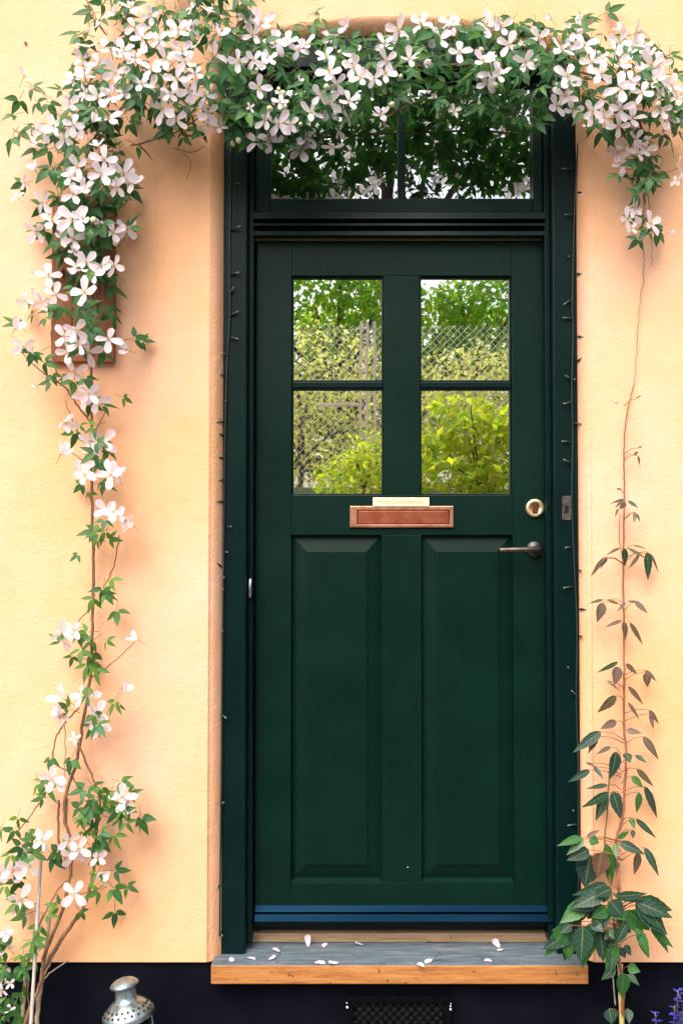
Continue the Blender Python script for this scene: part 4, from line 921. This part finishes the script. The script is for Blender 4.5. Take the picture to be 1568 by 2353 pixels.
for (xa, ya, xb_, yb_, w_) in CL:
    dd = .03 + (.06 if ya > 2030 else 0.0) + rnd.uniform(0, .04)
    a_ = P(xa, ya, -dd); b_ = P(xb_, yb_, -dd - rnd.uniform(0.0, .03))
    bm = bmesh.new(); nn = Vector((rnd.uniform(-.35, .35), -1, rnd.uniform(.2, .7)))
    b_ = a_ + (b_ - a_) * 1.16; leaflet(bm, a_, b_, nn, w_ * M1(-dd) * (1.0 if ya < 1950 else 1.25), 0, rnd.uniform(.05, .2), .2, 10)
    # petiole back to the stem
    sx_ = 1432 if ya < 1700 else 1425
    if abs(xa - sx_) > 14:
        e_ = P(sx_, ya + rnd.uniform(8, 20), -.025); c_ = (a_ + e_) * .5 + Vector((0, -.005, .008))
        add_tube(bm, [a_, c_, e_], [.0009, .001, .0012], 4, 1)
    if ya < 1720: mt = m_cr_bronze if rnd.random() < .85 else m_cr_dark
    elif ya < 2010: mt = rnd.choice([m_cr_bronze, m_cr_dark, m_cr_dark, m_cr_green])
    else: mt = rnd.choice([m_cr_dark, m_cr_dark, m_cr_dark, m_cr_green])
    bm_obj('leaf', bm, cr, [mt, m_stem_r])

# ---------------------------------------------------------------- fallen petals on the step
PT = [(706, 2162, 1.2, 'large white petal leaning on the threshold strip at left'), (745, 2171, 1.0, 'folded white petal just right of the leaning petal'), (822, 2170, .9, 'thin white petal lying below the left door panel'),
      (632, 2182, 1.0, 'pale petal near the left jamb on the grey step'), (580, 2200, .9, 'small petal just in front of the left jamb corner'), (627, 2201, .8, 'small curled petal midway on the left part of the step'),
      (532, 2205, 1.0, 'pinkish petal at the far left end of the doorstep'), (738, 2211, 1.1, 'flat petal at the step front edge, left one of a touching pair'), (763, 2213, 1.1, 'flat petal at the step front edge, right one of a touching pair'),
      (964, 2215, 1.0, 'white petal at the step edge below the door centre'), (982, 2208, 1.1, 'white petal overlapping another below the door centre'), (1137, 2168, 1.4, 'largest white petal at the right of the step beside the threshold'),
      (1147, 2183, .9, 'small petal in front of the largest one on the right'), (1117, 2204, 1.0, 'oval petal on the right part of the step near its edge')]
pm = [m.copy() for m in petals[:3]]
for k, (px, py, s_, lab) in enumerate(PT):
    p = PZ(px, py, BOARD_T + .004)
    o = bpy.data.objects.new('fallen_petal', pm[k % 3]); link(o); a_ = rnd.uniform(0, 6.28)
    o.scale = (.029 * s_, .027 * s_, .04 * s_); o.rotation_euler = Euler((rnd.uniform(-.1, .1), rnd.uniform(-.1, .1), a_)); o.location = p - Vector((-math.sin(a_), math.cos(a_), 0)) * .017 * s_
    if k == 0: o.rotation_euler = (R(55), 0, R(15)); o.location = PZ(708, 2174, BOARD_T + .002)
    tag(o, lab, 'petal', 'petals fallen on the doorstep')

# ---------------------------------------------------------------- tilted zinc lantern standing by the plinth
lp = P(290, 2318, -.22)
lan = thing('lantern', 'galvanised lantern with domed cap and perforated brim by the black base', 'lantern', (lp.x + .040, -.20, 0.0))
lan.rotation_euler = (R(-5), R(-10), R(0)); lan.scale = (.9, .9, 1)
ZB = lp.z - .008
def ln(name, prof, mat, parent=lan, segs=36):
    bm = bmesh.new(); add_lathe(bm, prof, segs); o = bm_obj(name, bm, None, mat); o.parent = parent; return o
ln('base', [(.001, .004), (.078, .004), (.082, .012), (.08, .03), (.066, .04), (.001, .042)], m_zinc)
ln('glass_body', [(.056, .042), (.058, .06), (.058, ZB - .06), (.054, ZB - .045)], glass('lantern_glass', 1.6, .02))
for k in range(4):
    a_ = k * math.pi / 2 + .6; bm = bmesh.new(); add_tube(bm, [(.066 * math.cos(a_), .066 * math.sin(a_), .03), (.066 * math.cos(a_), .066 * math.sin(a_), ZB - .02)], .003, 6)
    o = bm_obj('upright', bm, None, m_zinc); o.parent = lan
br_ = ln('brim', [(.072, ZB - .030), (.0745, ZB - .022), (.074, ZB - .016), (.066, ZB - .008), (.052, ZB + .004), (.040, ZB + .012), (.036, ZB + .014)], m_zinc, segs=48)
for row, (rr, zz, nn_) in enumerate(((.0675, ZB - .0085, 22), (.0575, ZB + .0005, 22))):
    for k in range(nn_):
        a_ = (k + .5 * row) * 2 * math.pi / nn_; c_ = Vector((rr * math.cos(a_), rr * math.sin(a_), zz)); nr = Vector((math.cos(a_) * .6, math.sin(a_) * .6, .8)).normalized()
        bm = bmesh.new(); add_tube(bm, [c_ - nr * .001, c_ + nr * .0012], .0033, 7); o = bm_obj('vent_hole', bm, None, m_hole); o.parent = br_
ln('chimney', [(.038, ZB + .012), (.031, ZB + .017), (.029, ZB + .040), (.029, ZB + .056)], m_zinc)
ln('cap', [(.024, ZB + .054), (.0405, ZB + .0505), (.0415, ZB + .052), (.039, ZB + .056), (.031, ZB + .062), (.016, ZB + .067), (.0005, ZB + .0685)], m_zinc)

# ---------------------------------------------------------------- blue flowers at the lower right corner
bf = thing('blue_lobelia', 'deep blue flower spikes in the lower right corner by the black base', 'flower', (P(1545, 2352, -.2).x, -.2, 0))
for k, (px, py) in enumerate([(1556, 2274), (1572, 2280), (1548, 2310), (1560, 2330), (1503, 2325), (1580, 2320)]):
    tip = P(px, py, -.2 + rnd.uniform(-.03, .03)); base = Vector((bf.location.x + (tip.x - bf.location.x) * .4, -.2, 0))
    bm = bmesh.new(); add_tube(bm, smooth_path([base, (base + tip) / 2 + Vector((0, .01, 0)), tip], 5), .0018, 5)
    bm_obj('stem', bm, bf, m_pedicel)
    bm = bmesh.new()
    for q in range(26):
        t = .45 * (q / 26) ** 1.0; c_ = tip + (base - tip) * t; a_ = q * 2.4; d = Vector((math.cos(a_), math.sin(a_), rnd.uniform(-.3, .5)))
        leaflet(bm, c_, c_ + d * rnd.uniform(.010, .018), Vector((rnd.uniform(-.4, .4), rnd.uniform(-.4, .4), 1)), .011, 0, .1, .1, 3)
    bm_obj('bloom', bm, bf, m_blue)
for k in range(24):
    a_ = rnd.uniform(0, 6.28); z_ = rnd.uniform(.01, .12); c_ = Vector((bf.location.x + rnd.uniform(-.05, .05), -.2 + rnd.uniform(-.05, .05), z_))
    bm = bmesh.new(); leaflet(bm, c_, c_ + Vector((math.cos(a_), math.sin(a_), .4)) * .05, Vector((0, 0, 1)), .018); bm_obj('leaf', bm, bf, m_leaf)

# ---------------------------------------------------------------- the garden across the lane (seen mirrored in the panes)
def leaf_cloud(name, parent, blobs, n_, size, mat, seed):
    """many folded leaf faces spread over and through overlapping blobs"""
    r = np.random.default_rng(seed); V = []; F = []
    w8 = np.array([b_[1] * b_[2] * b_[3] for b_ in blobs]) ** .7; w8 /= w8.sum()
    idx = r.choice(len(blobs), n_, p=w8)
    for i in idx:
        c_, rx, ry, rz = blobs[i]
        u = r.normal(size=3); u /= np.linalg.norm(u); rad = r.uniform(.55, 1.06) ** .5
        p = np.array(c_) + u * rad * np.array((rx, ry, rz)); p += .12 * r.normal(size=3) * np.array((rx, ry, rz))
        d = r.normal(size=3) + np.array((0, 0, -.5)) + u * .6; d /= np.linalg.norm(d)
        nn = u + r.normal(size=3) * .55 + np.array((0, 0, .5)); nn -= d * nn.dot(d); nn /= np.linalg.norm(nn)
        sd = np.cross(d, nn); s_ = size * r.uniform(.6, 1.3); k = len(V)
        V += [p, p + d * s_ * .45 - sd * s_ * .3 + nn * s_ * .08, p + d * s_, p + d * s_ * .45 + sd * s_ * .3 + nn * s_ * .08]
        F += [(k, k + 1, k + 2), (k, k + 2, k + 3)]
    me = bpy.data.meshes.new(name); me.from_pydata([tuple(v) for v in V], [], F)
    o = mesh_obj(name, me, parent, mat); tag(o, kind='stuff'); return o
def plant(name, label, cat, x, y, blobs, n_, size, mat, seed, trunk_r=.04, group=None, dy=0, dz=0):
    y += dy; blobs = [((b_[0][0], b_[0][1] + dy, b_[0][2] + dz), b_[1], b_[2], b_[3]) for b_ in blobs]
    z0_ = bank_z(y) - .03; t = thing(name, label, cat, (x, y, z0_), group)
    rr = random.Random(seed); bm = bmesh.new()
    top = max(b_[0][2] for b_ in blobs); q = [(x, y, z0_ - .05), (x + .05, y, z0_ + (top - z0_) * .4), (x + rr.uniform(-.1, .1), y, top)]
    add_tube(bm, smooth_path(q, 5), [trunk_r * (1 - .07 * i) for i in range(11)], 8)
    for b_ in blobs: add_tube(bm, smooth_path([(x + .03, y, z0_ + (b_[0][2] - z0_) * .45), ((x + b_[0][0]) / 2, (y + b_[0][1]) / 2, z0_ + (b_[0][2] - z0_) * .75), b_[0]], 4), [trunk_r * .55] * 4 + [trunk_r * .35] * 4 + [trunk_r * .15], 6)
    bm_obj('trunk', bm, t, m_bark, True)
    leaf_cloud('crown', t, blobs, n_, size, mat, seed); return t
plant('shrub', 'leafy yellow-green shrub mirrored in the lower right door pane', 'shrub', 1.25, -5.75, [((1.0, -5.7, 2.0), .45, .3, .22), ((1.6, -5.75, 2.05), .45, .3, .22), ((1.3, -5.9, 2.45), .35, .25, .16), ((.8, -5.9, 2.4), .3, .2, .15), ((2.1, -5.8, 2.3), .4, .3, .25), ((1.75, -5.95, 2.6), .35, .25, .15), ((1.2, -6.0, 2.75), .3, .2, .12)], 2800, .10, m_gl1, 11, .018)
plant('shrub', 'low yellow-orange shrub mirrored in the lower left door pane', 'shrub', .15, -5.7, [((.1, -5.65, 1.95), .35, .35, .28), ((.35, -5.7, 2.2), .3, .3, .3), ((.25, -5.75, 2.05), .4, .3, .3)], 1700, .06, m_gl1, 12)
plant('shrub', 'straw coloured bush behind the wire fence at the left', 'shrub', -.5, -7.6, [((-.5, -7.6, 2.7), .8, .5, .6), ((.2, -7.7, 2.9), .7, .5, .6), ((-1.2, -7.7, 3.1), .7, .5, .8), ((-.3, -7.8, 3.5), .8, .5, .5)], 4200, .07, m_gl3, 13)
plant('shrub', 'straw coloured bush behind the wire fence at the right', 'shrub', 1.5, -7.6, [((1.2, -7.6, 2.8), .8, .5, .6), ((2.0, -7.7, 2.9), .8, .5, .7), ((1.6, -7.7, 3.3), .8, .5, .4)], 3800, .07, m_gl3, 14)
plant('tree', 'sunlit green tree above the fence mirrored in the upper left pane', 'tree', -.1, -8.8, [((-.4, -8.8, 4.5), .9, .7, .8), ((.5, -8.7, 4.4), .8, .6, .75), ((0, -8.9, 5.2), .9, .7, .6), ((-1.4, -8.9, 4.7), .8, .7, .8)], 4600, .11, m_gl2, 15, .08, None, -2.2, .55)
plant('tree', 'sunlit green tree above the fence mirrored in the upper right pane', 'tree', 1.9, -8.9, [((1.4, -8.8, 4.2), .8, .6, .55), ((2.3, -8.8, 4.3), .9, .7, .7), ((2.9, -8.9, 4.8), .8, .7, .8), ((1.9, -8.9, 4.7), .4, .5, .4)], 4000, .11, m_gl2, 16, .08, None, -2.2, .55)
plant('tree', 'tall dark tree mirrored in the transom panes', 'tree', .9, -11.5, [((-.8, -11.4, 7.2), 1.5, 1.0, 1.3), ((.8, -11.3, 7.0), 1.4, 1.0, 1.2), ((2.3, -11.4, 7.3), 1.4, 1.0, 1.4), ((.4, -11.5, 8.8), 1.8, 1.1, 1.3), ((2.2, -11.5, 9.0), 1.4, 1.0, 1.2), ((-1.4, -11.5, 8.9), 1.3, 1.0, 1.3)], 5200, .16, m_gl4, 17, .16, None, -2.5, 1.2)
bl_ = []
hr = random.Random(5)
for k in range(20):
    x_ = -3.6 + k * .45
    for z_ in (2.6, 3.6, 4.5):
        if z_ > 4 and 1.5 < x_ < 2.1: continue
        bl_.append(((x_ + hr.uniform(-.2, .2), -10.2 + hr.uniform(-.2, .2), z_ + hr.uniform(-.2, .2)), .5, .4, .65))
plant('hedge', 'tall dense hedge closing the garden behind the fence', 'hedge', .8, -10.2, bl_, 22000, .15, m_gl1, 50, .06, None, -3.0, .5)
# chain link fence
yf = -6.6; fz0, fz1 = bank_z(yf) + .02, 3.72
fence = thing('wire_fence', 'chain link fence with white posts on the garden bank', 'fence', (0.8, yf, bank_z(yf)))
bm = bmesh.new(); fw0, fw1 = -3.0, 4.6; hh = fz1 - fz0; stp = .078
for sgn in (1, -1):
    k = -hh
    while k < fw1 - fw0:
        a0, a1 = max(0, k), min(fw1 - fw0, k + hh)
        if a1 - a0 > .02:
            za = (a0 - k) if sgn > 0 else hh - (a0 - k); zc = (a1 - k) if sgn > 0 else hh - (a1 - k)
            add_tube(bm, [(fw0 + a0, yf + .004 * sgn, fz0 + za), (fw0 + a1, yf + .004 * sgn, fz0 + zc)], .0030, 3, 0, False)
        k += stp
o = bm_obj('wire_mesh', bm, fence, m_galv); tag(o, kind='stuff')
for px in (-2.95, .20, .27, .35, 2.9, 4.55):
    box('post', px - .014, px + .014, yf + .01, yf + .055, bank_z(yf) - .1, fz1 + .04, m_post, fence, .004)
box('rail', -.25, .18, yf + .012, yf + .04, 2.86, 2.89, m_post, fence, .004)
